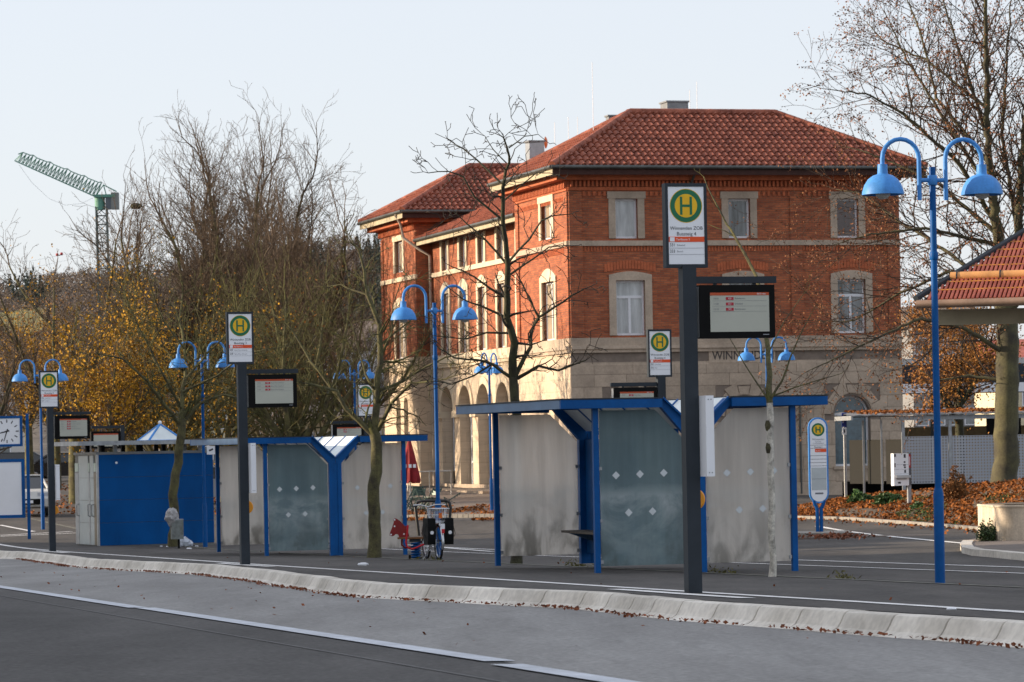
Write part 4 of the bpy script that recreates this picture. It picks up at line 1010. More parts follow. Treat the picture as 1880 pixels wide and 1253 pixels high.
# tree at the litter bin
pxtree('leaning_tree', 'leaning dark tree with a litter bin before the blue toilet block', 90, [
    ([(318, 1003), (318, 930), (322, 870), (330, 810), (333, 770)], 0.129, 0.106),
    ([(333, 772), (335, 730), (340, 690), (338, 640), (330, 590), (335, 540)], 0.075, 0.015), ([(331, 780), (300, 740), (270, 700), (225, 660), (180, 650)], 0.060, 0.013),
    ([(335, 775), (370, 740), (410, 725), (450, 735), (490, 725)], 0.056, 0.013), ([(338, 700), (380, 650), (420, 610), (440, 560)], 0.045, 0.012), ([(330, 745), (290, 670), (260, 610), (235, 560)], 0.045, 0.012),
    ([(338, 640), (300, 590), (280, 540), (270, 500)], 0.034, 0.011), ([(336, 720), (400, 690), (450, 650), (500, 640)], 0.038, 0.011)],
    BARKM, TWIGM, dict(KNOB, seg=.18), 24, dens=1.8, tl=1.3, basepx=(318, 1003), depth=.9)
# great beech at the right
pxtree('beech_tree', 'huge old beech with smooth trunk and spreading bare crown at the right edge', 100, [
    ([(1845, 893), (1847, 800), (1850, 700), (1850, 600), (1843, 540)], 0.384, 0.294),
    ([(1843, 545), (1833, 440), (1819, 345), (1812, 230), (1810, 77), (1808, -80)], 0.210, 0.035),
    ([(1852, 560), (1868, 440), (1875, 300), (1890, 150), (1910, -40)], 0.182, 0.035), ([(1845, 580), (1900, 500), (1990, 400), (2060, 300)], 0.154, 0.028),
    ([(1822, 400), (1760, 300), (1660, 210), (1590, 172), (1525, 165)], 0.077, 0.013), ([(1818, 350), (1740, 230), (1660, 100), (1625, 25)], 0.077, 0.013), ([(1813, 250), (1770, 120), (1728, -10)], 0.070, 0.014),
    ([(1825, 425), (1720, 335), (1620, 290), (1550, 268)], 0.070, 0.011), ([(1840, 540), (1750, 470), (1650, 405), (1580, 355), (1535, 348)], 0.077, 0.011),
    ([(1848, 650), (1765, 600), (1690, 585), (1610, 620), (1530, 660), (1470, 690)], 0.084, 0.010), ([(1838, 520), (1740, 500), (1650, 540), (1570, 590), (1500, 590)], 0.070, 0.010),
    ([(1815, 300), (1720, 180), (1690, 60), (1650, -40)], 0.063, 0.013), ([(1868, 420), (1840, 250), (1850, 90), (1860, -50)], 0.070, 0.014), ([(1830, 450), (1700, 420), (1600, 430), (1530, 450)], 0.063, 0.010),
    ([(1850, 700), (1780, 690), (1720, 700), (1660, 660)], 0.063, 0.010), ([(1812, 200), (1700, 110), (1620, 75), (1590, 40)], 0.056, 0.010)],
    BARKB, TWIGE, dict(SPRAY, up=.04, prob=.64), 25, leaves=BLEAF, nleaf=22000, lsize=.07, dens=3.9, tl=2.2, basepx=None, depth=.9)

# ---- procedural trees farther back
LAST = {}
def protree(name, label, loc, H, r, seed, bark, twig, spread=.5, stems=3, leaves=None, nleaf=0, lsize=.12, lev=3, group=None, start=.3, prob=.6, seg=.6, up=.09, cat='tree', kids=1, low=False):
    rg = random.Random(seed); t = empty(name, loc, rg.uniform(0, 6), label, cat, group); tr = MB(); segs = []; tips = []
    fork = H*start; tr.tube([(0, 0, -.5), (.02, 0, fork*.5), (0, .03, fork)], [r*1.2, r, r*.85], 8)
    P = dict(seg=seg*.8, wander=.15, up=up, lev=lev, kids=kids, prob=prob+.06, ang=.62, ratio=.58, rmin=.0075)
    LAST.update(name=name, label=label, t=t, segs=segs)
    for k in range(stems):
        a = 2*math.pi*(k+rg.uniform(-.3, .3))/stems; d = Vector((math.cos(a)*spread, math.sin(a)*spread, 1)).normalized(); p = Vector((0, 0, fork*rg.uniform(.75, 1.0)))
        Q = [p]; L = (H-fork)*rg.uniform(.75, 1.0)/max(.5, d.z); n = 9; rr = r*.55
        for i in range(n):
            d = (d+rv(rg)*.10+Vector((0, 0, .12 if not low else .02))).normalized(); Q.append(Q[-1]+d*L*.72/n)
        Rr = [rr*(1-.78*i/n) for i in range(n+1)]; tr.tube(Q, Rr, 6)
        for i in range(1, n+1):
            for _ in range(4+(i > 3)):
                aa = rv(rg); dd = (Q[i]-Q[i-1]).normalized(); aa = (aa-dd*aa.dot(dd)).normalized(); an = rg.uniform(.45, 1.0)
                grow(Q[i], dd*math.cos(an)+aa*math.sin(an), (H-fork)*.30*rg.uniform(.6, 1.1)*(1-.04*i), Rr[i]*.36, 0, segs, tips, P, rg)
        grow(Q[-1], d, (H-fork)*.27, Rr[-1], 0, segs, tips, P, rg)
    tr.build('trunk', bark, t, 60); segmesh('crown', segs, twig, t)
    if nleaf:
        cl = rg.sample(tips, max(3, len(tips)//14)); c = [rg.choice(cl)+rv(rg)*rg.choice((.15, .3, .45)) if rg.random() < .8 else rg.choice(tips)+rv(rg)*.12 for _ in range(nleaf)]; v, f = quads([tuple(p) for p in c], lsize, 0, seed); tag(arrmesh('leaves', v, f, leaves, t), kind='stuff')
    return t
def btree(px, Y, ytop, *a, **k):
    b = base(px, Y); H = at(px, ytop, Y).z-b.z
    return protree(a[0], a[1], b, H, *a[2:], **k)
GB = 'bare trees beyond the bus station'
BT = dict(group=GB)
def lime(px, Y, yt, lb, r, seed, **k): return btree(px, Y, yt, 'lime_tree', lb, r, seed, BARKM, TWIGB, **{**dict(spread=.5, stems=8, start=.28, prob=.74, seg=.46, up=.10, group=GB), **k})
def maple(px, Y, yt, lb, r, seed, **k):
    n_ = k.pop('n', 0); lv = k.pop('lv', YLEAF)
    return btree(px, Y, yt, 'maple_tree', lb, r, seed, BARKM, k.pop('tw', TWIGB), **{**dict(spread=.95, stems=7, leaves=lv, nleaf=n_, start=.22, prob=.62, seg=.5, lsize=.11, group=GB), **k})
lime(445, 165, 190, 'tallest bare tree on the left with several upright stems', .42, 31, stems=10, spread=.62)
lime(350, 150, 305, 'tall bare tree left of the tallest one with upright twigs', .34, 32, spread=.7, stems=9)
NEST = dict(LAST)
lime(550, 158, 320, 'bare tree right of the tallest one, near the station roof', .36, 33, spread=.7, stems=9)
maple(240, 150, 400, 'brown bare tree just right of the crane mast', .28, 34, n=300, stems=8)
maple(140, 142, 465, 'broad brown tree below the crane jib', .26, 35, n=2200, stems=8, start=.34)
maple(310, 132, 540, 'tree with golden lower leaves behind the toilet block', .22, 36, n=5000, tw=TWIGM)
maple(415, 138, 470, 'mossy brown tree behind the bay 3 mast', .24, 37, n=350, lv=OLEAF, tw=TWIGM)
maple(540, 128, 470, 'mossy bare tree with tangled crown behind the left shelter', .24, 38, n=120, lv=OLEAF, tw=TWIGM)
maple(630, 150, 430, 'thin bare tree just left of the station', .2, 39, n=0)
maple(55, 178, 560, 'orange leaved tree at the left above the clock', .22, 40, n=2600, start=.36, lv=OLEAF, tw=TWIGL)
btree(-25, 120, 590, 'bare_tree', 'bare grey tree at the left frame edge', .2, 41, BARKD, TWIGB, spread=.9, stems=6, start=.3, group=GB)
maple(205, 128, 610, 'low golden tree right of the bay 2 mast', .18, 42, n=6500, start=.36)
maple(105, 165, 590, 'low golden tree behind the bay 2 mast', .18, 43, n=6500, start=.40)
maple(345, 175, 560, 'russet tree in the gap above the toilet block', .2, 44, n=2200, lv=OLEAF, stems=8)
maple(495, 185, 520, 'brown thicket tree behind the bay 3 display', .2, 46, n=500, lv=BLEAF, stems=9, start=.12)
maple(600, 190, 520, 'brown thicket tree left of the closed parasol', .2, 47, n=0, stems=9, start=.12)
btree(1765, 118, 545, 'orange_tree', 'orange leaved tree behind the beech trunk', .16, 45, BARKD, TWIGD, spread=1.0, stems=6, leaves=OLEAF, nleaf=11000, lsize=.10, start=.48, group=GB)

# ================================================================== RIGHT SIDE: VERGE, BICYCLE SHELTER, MACHINES
def vf(px): return np.interp(px, [1400, 1459, 1545, 1660, 1792, 1880, 2300], [948, 951, 953, 961, 972, 980, 1010])
def vb(px): return np.interp(px, [1400, 1459, 1545, 1660, 1792, 1880, 2300], [941, 934, 916, 905, 890, 884, 870])
cols = list(range(1440, 2300, 20)); NR = 9; VG = []
for px in cols:
    A = hit(px, vf(px)); C = at(px, vb(px), A.y+15)
    VG.append([A.lerp(C, (k/NR)) + Vector((0, 0, .10*math.sin(math.pi*min(1, k/NR*1.0))**.7+.02 + (.05*noise.noise(Vector((px*.02, k*.5, 0))) if k else 0))) for k in range(NR+1)] )
v = [p for c in VG for p in c]; n = NR+1
tag(newmesh('verge', v, [(i*n+j, (i+1)*n+j, (i+1)*n+j+1, i*n+j+1) for i in range(len(cols)-1) for j in range(NR)], EARTH, smooth=60), kind='structure')
def onverge(px, t):
    i = min(max((px-1440)/20, 0), len(cols)-1.001); a = int(i); u = i-a; k = min(t*NR, NR-.001); b = int(k); w = k-b
    return VG[a][b].lerp(VG[a+1][b], u).lerp(VG[a][b+1].lerp(VG[a+1][b+1], u), w)
rg = random.Random(5); c = []
for i in range(15000):
    px = rg.uniform(1442, 2000); t = rg.random()**1.1; d = noise.noise(Vector((px*.018, t*3, 1)))
    if d > -.22 or rg.random() < .25: c.append(onverge(px, t)+Vector((0, 0, rg.uniform(.01, .06))))
for i in range(500):
    px = rg.uniform(1450, 1900); c.append(hit(px, vf(px)+abs(rg.gauss(0, 4)))+Vector((0, 0, .02)))
v, f = quads([tuple(p) for p in c], .115, .55, 9); tag(arrmesh('fallen_leaves', v, f, LEAF), 'rust brown fallen leaves covering the verge by the station', kind='stuff')
c = []; gr = []
for i in range(5000):
    px = rg.uniform(1600, 2000); t = rg.random()*.6; d = noise.noise(Vector((px*.015, t*4, 7)))
    if d > .12: gr.append(onverge(px, t)+Vector((0, 0, .05)))
v, f = quads([tuple(p) for p in gr], .13, 0, 10, .25); tag(arrmesh('verge_grass', v, f, GRASS), 'tufts of grass among the leaves on the verge', kind='stuff')
# verge kerb
vk = empty('verge_kerb', hit(1600, vf(1600)+1)); tag(vk, 'low grey kerb edging the leaf covered verge', 'kerb')
for a, b in zip(range(1440, 2000, 12), range(1452, 2012, 12)):
    A, C = hit(a, vf(a)+2), hit(b, vf(b)+2); dv = (C-A).normalized(); no = Vector((-dv.y, dv.x, 0)); o = Vector(vk.location)
    q = [A+dv*.01-o, C-dv*.01-o, C-dv*.01+no*.14-o, A+dv*.01+no*.14-o]; up = Vector((0, 0, .09))
    MB().add([p-up for p in q]+[p+up for p in q], [(4, 5, 6, 7), (0, 1, 5, 4), (1, 2, 6, 5), (2, 3, 7, 6), (3, 0, 4, 7)]).build('kerb_stone', mat('grey_kerb', (.27, .25, .22), .85, var=.25, scale=2), vk)
# station forecourt leaves and paving before the arcade
pv = patch('pavement', [hsq(700, 952), hsq(1010, 948), (26.5, 100), (20.5, 116)], PAVE, .03); tag(pv, kind='structure')
fk = empty('forecourt_kerb', hit(800, 951)); tag(fk, 'low kerb along the station forecourt with leaves before it', 'kerb')
for a in range(690, 1010, 10):
    A, C = hit(a, 953-(a-700)*.013), hit(a+10, 953-(a+10-700)*.013); dv = (C-A).normalized(); no = Vector((-dv.y, dv.x, 0)); o = Vector(fk.location); up = Vector((0, 0, .12))
    q = [A+dv*.01-o, C-dv*.01-o, C-dv*.01+no*.15-o, A+dv*.01+no*.15-o]
    MB().add([p-up for p in q]+[p+up for p in q], [(4, 5, 6, 7), (0, 1, 5, 4), (1, 2, 6, 5), (2, 3, 7, 6), (3, 0, 4, 7)]).build('kerb_stone', MATS['grey_kerb'], fk)
c = []
for i in range(2600):
    px = rg.uniform(700, 1000); h_ = hit(px, rg.uniform(929, 950) if rg.random() < .7 else 955+abs(rg.gauss(0, 1.5)))
    if noise.noise(Vector((h_.x*.8, h_.y*.25, 2))) > -.1: c.append(h_+Vector((0, 0, .06)))
for i in range(4200):
    px = rg.uniform(-30, 420); y = rg.uniform(885, 945); h_ = hit(px, y)
    if noise.noise(Vector((h_.x*.5, h_.y*.2, 5))) > -.15: c.append(h_+Vector((0, 0, .03)))
v, f = quads([tuple(p) for p in c], .14, .6, 12); tag(arrmesh('forecourt_leaves', v, f, LEAF), 'fallen leaves on the forecourt and the car park', kind='stuff')

# bicycle shelter with perforated screens
def perf():
    m = bpy.data.materials.new('perforated_sheet'); m.use_nodes = True; N = m.node_tree.nodes; L = m.node_tree.links; p = N['Principled BSDF']
    p.inputs['Base Color'].default_value = (.42, .44, .48, 1); p.inputs['Roughness'].default_value = .45; p.inputs['Metallic'].default_value = .25
    tc = N.new('ShaderNodeTexCoord'); mp = N.new('ShaderNodeMapping'); mp.inputs['Scale'].default_value = (10.5, 10.5, 10.5); L.new(tc.outputs['Object'], mp.inputs[0])
    fr = N.new('ShaderNodeVectorMath'); fr.operation = 'FRACTION'; L.new(mp.outputs[0], fr.inputs[0])
    sb = N.new('ShaderNodeVectorMath'); sb.operation = 'SUBTRACT'; sb.inputs[1].default_value = (.5, .5, .5); L.new(fr.outputs[0], sb.inputs[0])
    ml = N.new('ShaderNodeVectorMath'); ml.operation = 'MULTIPLY'; ml.inputs[1].default_value = (1, 0, 1); L.new(sb.outputs[0], ml.inputs[0])
    ln = N.new('ShaderNodeVectorMath'); ln.operation = 'LENGTH'; L.new(ml.outputs[0], ln.inputs[0])
    lt = N.new('ShaderNodeMath'); lt.operation = 'LESS_THAN'; lt.inputs[1].default_value = .25; L.new(ln.outputs['Value'], lt.inputs[0])
    tr = N.new('ShaderNodeBsdfTransparent'); mx = N.new('ShaderNodeMixShader'); L.new(lt.outputs[0], mx.inputs[0]); L.new(p.outputs[0], mx.inputs[1]); L.new(tr.outputs[0], mx.inputs[2])
    L.new(mx.outputs[0], N['Material Output'].inputs['Surface']); return m
PERF = perf()
YB = 112; bl = at(1660, 905, YB)
t = empty('bicycle_shelter', bl, R(3), 'grey steel bicycle shelter with perforated screens and leaf strewn roof', 'bicycle shelter')
k_ = F/YB
for x in (0, 1.52, 3.05, 4.58, 6.1): B(x-.05, x+.05, -.05, .05, -.4, 2.33).build('post', GALV, t)
for i, x in enumerate((.06, 1.58, 3.11, 4.64)): B(x, x+1.40, -.02, -.012, .28, 1.80).build('perforated_screen', PERF, t)
B(-.12, 7.6, -.09, -.02, 2.33, 2.46).build('front_beam', GALV, t)
for x, y in ((-.53, 1.1), (-.95, 2.2), (-1.38, 3.3)): B(x-.03, x+.03, y-.03, y+.03, -.4, 2.36).build('side_post', STEEL, t)
for i in range(3):
    x0, y0, x1, y1 = -.43*i-.03, 1.1*i+.06, -.43*(i+1)+.03, 1.1*(i+1)-.06
    MB().add([(x0, y0, .28), (x1, y1, .28), (x1, y1, 1.72), (x0, y0, 1.72)], [(0, 1, 2, 3)]).build('side_mesh', mat('woven_mesh', (.035, .035, .033), .9, 0, var=.1, scale=30, spec=.05), t)
m = MB(); nw = 46
for i in range(nw):      # corrugated roof sheet
    a, b = -1.65+.215*i, -1.65+.215*(i+1); h0, h1 = (.03 if i % 2 else 0), (.03 if (i+1) % 2 else 0)
    m.add([(a, -.25, 2.50+h0), (b, -.25, 2.50+h1), (b, 3.6, 2.62+h1), (a, 3.6, 2.62+h0), (a, -.25, 2.47+h0), (b, -.25, 2.47+h1)], [(0, 1, 2, 3), (4, 5, 1, 0)])
ro = m.build('corrugated_roof', ZINC, t); B(-1.6, 8.2, -.06, 3.4, 2.462, 2.47).build('roof_soffit', DARK, t)
B(-1.7, -1.64, -.2, 3.5, 2.36, 2.50).build('roof_edge', GALV, t)
c = [(rg.uniform(-1.4, 7.5), rg.uniform(-.2, 3.4), 0) for _ in range(2400)]; c = [(x, y, 2.56+.031*y+rg.uniform(0, .04)) for x, y, _ in c if noise.noise(Vector((x*.6, y, 3))) > -.25]
v, f = quads(c, .13, .6, 13); tag(arrmesh('roof_leaves', v, f, LEAF, t), kind='stuff')
B(-1.5, 8.2, 3.3, 3.35, -.4, .35).build('rear_wall', DARK, t); B(-.1, 8, .3, 3.2, -.4, -.05).build('floor_slab', DARK, t)

# vending machine
p = onverge(1668, .42); p.z = at(1668, 933, p.y).z
t = empty('vending_machine', p, R(12), 'white wall-type vending machine with red stripe on a grey post', 'vending machine'); s_ = p.y/F
B(-.07+.05, .03+.05, -.05, .05, -.15, 1.15).build('post', GALV, t)
bx = B(-.48, -.02, -.16, .10, .66, 1.60).build('cabinet', WHITE, t)
B(-.019, .06, -.14, .10, .66, 1.60).build('side_panel', mat('dark_side', (.09, .09, .10), .5), t); B(-.012, .045, -.146, -.141, 1.18, 1.57).build('red_stripe', mat('red_paint', (.45, .01, .01), .5), t)
B(.004, .02, -.150, -.147, 1.25, 1.5).build('stripe_text', WHITE, t)
B(-.43, .01, -.24, -.162, .885, .965).build('tray', STEEL, t); B(-.40, -.1, -.19, -.162, .84, .884).build('tray_lip', GALV, t)
for x, z, w, h in ((-.46, 1.50, .05, .09), (-.17, 1.47, .06, .11), (-.17, 1.32, .05, .05), (-.19, 1.24, .08, .04), (-.17, 1.17, .06, .05), (-.16, 1.03, .05, .09), (-.36, .72, .09, .05), (-.455, 1.2, .03, .12)):
    B(x, x+w, -.163, -.1605, z, z+h).build('selector', INK, bx)
for z in (1.135, 1.0, 1.27): B(-.475, -.03, -.162, -.1605, z, z+.006).build('panel_joint', GREY_INK, bx)
# parking sign
t = empty('parking_sign', at(1552, 912, 114), R(8), 'narrow blue parking sign on a thin grey post before the arched window', 'sign')
MB().tube([(0, 0, -.4), (0, 0, 2.72)], .03, 8).build('post', STEEL, t); o = B(-.08, .08, -.05, -.032, 2.27, 2.74).build('sign_plate', mat('parking_blue', (.01, .03, .25), .4), t)
text('P', .32, WHITE, o, -.07, -.053, 2.40, sx=.7); o = B(-.075, .075, -.05, -.032, 2.02, 2.255).build('extra_plate', WHITE, t); B(-.02, .02, -.053, -.0515, 2.08, 2.2).build('pictogram', INK, o)
# oval stop
t = empty('oval_bus_stop', base(1505, 84.8), R(6), 'rounded white and blue bus stop sign with timetable panel beside the right shelter', 'bus stop sign')
def stadium(w, z0, z1, n=10): return [(w*math.cos(math.pi*k/n), z1-w+w*math.sin(math.pi*k/n)) for k in range(n+1)]+[(-w*math.cos(math.pi*k/n), z0+w-w*math.sin(math.pi*k/n)) for k in range(n+1)]
MB().prism(stadium(.24, .83, 2.92), -.035, .035).build('rim', LBLUE, t); fc = MB().prism(stadium(.20, .87, 2.88), -.04, .04).build('sign_face', WHITE, t)
for sg in (-1, 1): MB().tube([(sg*.13, 0, .90), (sg*.10, 0, .80), (sg*.05, 0, .70), (sg*.045, 0, -.1)], .045, 8).build('post', BLUE, t, 50)
MB().disc(0, 2.62, -.043, .16, 28, .115).build('ring', GREEN, fc); MB().disc(0, 2.62, -.0425, .117, 28).build('disc', YELLOW, fc)
MB().box(-.065, -.032, -.047, -.0445, 2.545, 2.695).box(.032, .065, -.047, -.0445, 2.545, 2.695).box(-.032, .032, -.047, -.0445, 2.605, 2.635).build('letter', GREEN, fc)
text('Winnenden', .065, GREY_INK, fc, 0, -.043, 2.365, align='CENTER'); text('Zentraler', .04, GREY_INK, fc, 0, -.043, 2.315, align='CENTER'); text('Omnibusbahnhof', .04, GREY_INK, fc, 0, -.043, 2.275, align='CENTER')
text('Bussteig 5', .05, INK, fc, 0, -.043, 2.185, align='CENTER'); B(-.085, .195, -.044, -.0415, 2.075, 2.155).build('stripe', ORANGE, fc); text('Zone 2', .04, WHITE, fc, -.07, -.0455, 2.095)
for z in (2.24, 2.165, 1.985, 1.90, 1.815, 1.735): B(-.198, .198, -.0425, -.041, z, z+.008).build('rule', INK, fc)
tt = B(-.185, .185, -.05, -.041, 1.16, 1.70).build('timetable_panel', mat('pale_glass_panel', (.48, .53, .55), .2, var=.05), t); B(-.18, .18, -.053, -.051, 1.42, 1.428).build('panel_joint', GREY_INK, tt); B(-.1, .1, -.043, -.041, 1.05, 1.09).build('number_plate', GREY_INK, fc)
# traffic island under it
isl = empty('traffic_island', base(1490, 83)); tag(isl, 'low concrete traffic island under the rounded bus stop sign', 'traffic island')
B(-2.6, 1.0, .6, 2.6, -.2, .13).build('slab', MATS['grey_kerb'], isl); isl.rotation_euler = (0, 0, R(-3))
B(-2.62, 3.6, -.1, .59, -.2, .05).build('apron', PAVE, isl)
c = [tuple(hit(rg.gauss(1530, 30), rg.gauss(994, 2.2))+Vector((0, 0, .10+abs(rg.gauss(0, .03))))) for _ in range(350)]
v, f = quads(c, .09, .4, 14); tag(arrmesh('island_leaves', v, f, LEAFD), 'small heap of wet leaves at the traffic island', kind='stuff')
# planter with ivy and kerb at the right edge
kp = empty('planter_kerb', hit(1800, 1021)); tag(kp, 'pale curved kerb in front of the concrete planter', 'kerb'); o = Vector(kp.location)
pp = [hit(x, y) for x, y in ((1768, 1003), (1763, 1009), (1766, 1016), (1785, 1021), (1812, 1023), (1850, 1027), (1890, 1031), (1950, 1037), (2020, 1043))]
for A, C in zip(pp, pp[1:]):
    dv = (C-A).normalized(); no = Vector((-dv.y, dv.x, 0)); up = Vector((0, 0, .12)); q = [A+dv*.006-o, C-dv*.006-o, C-dv*.006+no*.22-o, A+dv*.006+no*.22-o]
    MB().add([p-up for p in q]+[p+up for p in q], [(4, 5, 6, 7), (0, 1, 5, 4), (1, 2, 6, 5), (2, 3, 7, 6), (3, 0, 4, 7)]).build('kerb_stone', KERB, kp)
isf = newmesh('planting_island', [p+Vector((0, .1, .10)) for p in pp]+[hit(1990, 985)+Vector((0, 0, .1)), hit(1800, 996)+Vector((0, 0, .1))], [tuple(range(len(pp)+2))], PAVE); tag(isf, kind='structure')
PLC = mat('stained_concrete', (.56, .47, .36), .85, var=.35, scale=1.3, stretch=(2.5, 2.5, .5), fine=.12)
A = hit(1834, 1003); t = empty('concrete_planter', A+Vector((0, 0, .1)), R(4), 'round-cornered concrete planter wall catching the sun at the right edge', 'planter')
arc = [(.35-.35*math.cos(R(90*k/6)), .35-.35*math.sin(R(90*k/6))) for k in range(7)]
poly = [(0, 2.0)]+arc+[(4, 0), (4, 2.0)]
MB().prism(poly, -.3, .66, 'z').build('wall', PLC, t, 40); MB().prism([(x*1.0-.02 if x < .3 else x, y-.02) for x, y in poly], .662, .70, 'z').build('coping', PLC, t, 40); B(.2, 3.8, .3, 1.9, .701, .72).build('soil', EARTH, t)
def bush(name, label, c, rx, ry, rz, m, n, ls, seed, stem=BARKD, cat='shrub'):
    rg_ = random.Random(seed); t = empty(name, c, 0, label, cat); pts = []
    while len(pts) < n:
        p = Vector((rg_.uniform(-1, 1), rg_.uniform(-1, 1), rg_.uniform(-.05, 1))); r_ = p.length; k = .75+.5*noise.noise(p*2.3+Vector((seed, 0, 0)))
        if r_ < k and rg_.random() < .25+.75*(r_/k)**2: pts.append((p.x*rx, p.y*ry, p.z*rz))
    v, f = quads(pts, ls, 0, seed); tag(arrmesh('foliage', v, f, m, t), kind='stuff')
    sg = []; tp = []
    for k in range(14): d = Vector((rg_.uniform(-1, 1)*rx, rg_.uniform(-1, 1)*ry, rz)).normalized(); grow(Vector((0, 0, -.1)), d, rz*.9, .018, 0, sg, tp, dict(seg=.15, wander=.15, up=.02, lev=1, kids=1, prob=.4, ang=.6, ratio=.5), rg_)
    segmesh('stems', sg, stem, t); return t
IVY = mat('ivy_leaf', (.022, .05, .014), .55, var=.5, scale=4, col2=(.05, .10, .025)); GRN = mat('green_leaf', (.03, .085, .015), .6, var=.5, scale=3, col2=(.065, .15, .03)); RUS = mat('russet_leaf', (.16, .062, .018), .75, var=.5, scale=3, col2=(.28, .12, .03))
bush('ivy_bush', 'dark green ivy bush at the left end of the planter', hit(1812, 1003)+Vector((0, 0, .05)), .27, .3, .52, IVY, 1600, .05, 51)
p = onverge(1755, .55); bush('russet_shrub', 'russet brown shrub in front of the perforated screen', Vector((p.x, p.y, at(1755, 915, p.y).z)), .52, .5, .92, RUS, 2200, .075, 52)
for px, t_, lb, r_ in ((1580, .55, 'low green shrub left of the pair below the bicycle shelter', .55), (1632, .5, 'low green shrub beside the vending machine post', .6), (1686, .35, 'smallest green shrub right of the vending machine', .25)):
    p = onverge(px, t_); bush('green_shrub', lb, p, r_, .5, .42 if r_ > .3 else .22, GRN, 1500 if r_ > .3 else 400, .085, int(px))
# red tiled pavilion roof at the right edge
RT = mat('pavilion_tile', (.40, .075, .045), .6, var=.3, scale=2, col2=(.50, .13, .07), fine=.2)
YP = 62.0; A = at(1692, 553, YP); t = empty('pavilion', Vector((A.x+2.6, YP+1.2, gz(A.x+2.6, YP+1.2))), 0, 'open pavilion with red ribbed tile roof and snow guard log at the right edge', 'pavilion')
o = Vector(t.location); dE = Vector((.96, -.28, 0)); e0 = A-o; apex = at(1900, 418, YP+2.6)-o; e1 = e0+dE*7; r1 = apex+dE*6
ex = dE; nrm = (e1-e0).cross(apex-e0).normalized(); nrm = nrm if nrm.z > 0 else -nrm; upv = nrm.cross(ex); upv = upv if upv.z > 0 else -upv
Hs = (apex-e0).dot(upv); xa = (apex-e0).dot(ex)
newmesh('roof_plane', [e0, e1, r1, apex], [(0, 1, 2, 3)], UND, t)
kr = 0; x = .06
while x < 6.6:
    top = Hs*min(1, x/xa) if x < xa else Hs
    if top > .15:
        rowl = .38; nn = max(1, int(top/rowl))
        pts = [e0+ex*x+upv*(-.05)+nrm*.03, e0+ex*x+upv*top+nrm*.03]; MB().tube(pts, .032, 5).build('tile_rib', RT, t, 60)
    x += .078
m = MB(); kk = 0
for r in range(1, int(Hs/.38)):
    h = r*.38; x0 = xa*h/Hs
    m.tube([e0+ex*x0+upv*h+nrm*.045, e0+ex*6.5+upv*h+nrm*.045], .018, 5)
tag(m.build('moss_lines', mat('lichen_orange', (.40, .17, .03), .9, var=.5, scale=9), t), kind='stuff')
MB().tube([e0+nrm*.05-ex*.1, apex+nrm*.06], .06, 6).build('hip_flashing', POLE, t)
MB().tube([e0+Vector((0, -.06, -.06))-ex*.1, e1+Vector((0, -.06, -.06))], .075, 8).build('gutter', mat('copper_gutter', (.34, .22, .15), .5, .3, var=.25, scale=2), t, 50)
LOG = mat('snow_log', (.62, .30, .10), .6, var=.2, scale=4)
lg0 = at(1746, 516, YP+.75)-o; MB().tube([lg0+nrm*.08, lg0+ex*5.4+nrm*.08], .085, 10).build('snow_guard_log', LOG, t, 50)
for k in range(4): c = lg0+ex*(.12+.78*k)+nrm*.08; MB().tube([c-ex*.012, c+ex*.012], .10, 10).build('log_bracket', POLE, t)
B(e0.x+.35, e0.x+7, e0.y+.5-.0, e0.y+.54, e0.z-.42, e0.z-.14).build('eaves_board', SOFF, t).rotation_euler = (0, 0, 0)
for x in (2.75, 5.5):
    B(x-.12+e0.x, x+.12+e0.x, e0.y+1.2, e0.y+1.45, -.3, e0.z-.1).build('post', SOFF, t); MB().tube([(x-.75+e0.x, e0.y+1.3, e0.z-.2), (x+e0.x, e0.y+1.3, e0.z-1.0)], .07, 6).build('brace', SOFF, t)

# ================================================================== SMALL THINGS ON THE PLATFORM
# litter bin with a full bag, and litter
p = base(325, 88.6); t = empty('litter_bin', p, R(12), 'grey litter bin with a stuffed plastic bag on top by the leaning tree', 'litter bin')
BIN = mat('bin_grey', (.20, .22, .21), .6, .3, var=.35, scale=9)
MB().tube([(.05, 0, -.1), (.05, 0, .9)], .03, 8).build('post', DARK, t); B(-.14, .16, -.14, .12, .24, .72).build('bin_body', BIN, t); B(-.145, .165, -.145, .125, .722, .75).build('bin_rim', GALV, t)
def blob(c, rx, ry, rz, seed, name, m, parent, n=14):
    v = []; f = []
    for i in range(n+1):
        for j in range(2*n):
            a, b = math.pi*i/n, math.pi*j/n; d = Vector((math.sin(a)*math.cos(b), math.sin(a)*math.sin(b), math.cos(a))); k = 1+.30*noise.noise(d*2.2+Vector((seed, 0, 0)))+.22*abs(noise.noise(d*5+Vector((0, seed, 0))))-.12*abs(noise.noise(d*11+Vector((seed, seed, 0))))
            v.append((c[0]+d.x*rx*k, c[1]+d.y*ry*k, c[2]+d.z*rz*k))
    for i in range(n):
        for j in range(2*n): f.append((i*2*n+j, i*2*n+(j+1) % (2*n), (i+1)*2*n+(j+1) % (2*n), (i+1)*2*n+j))
    return newmesh(name, v, f, m, parent, smooth=22)
BAG = mat('plastic_bag_grey', (.36, .35, .35), .45, var=.4, scale=14); BAGW = mat('plastic_bag_white', (.55, .60, .68), .4, var=.4, scale=10)
blob((-.12, -.03, .80), .17, .14, .22, 3, 'bag', BAG, t)
t = newmesh('plastic_bag', [], [], BAGW); bpy.data.objects.remove(t)
tag(blob(tuple(hit(336, 1004)+Vector((0, 0, .09))), .24, .15, .15, 8, 'plastic_bag', BAGW, None), 'crumpled white and blue plastic bag on the ground by the bin', 'litter', 'litter on the platform')
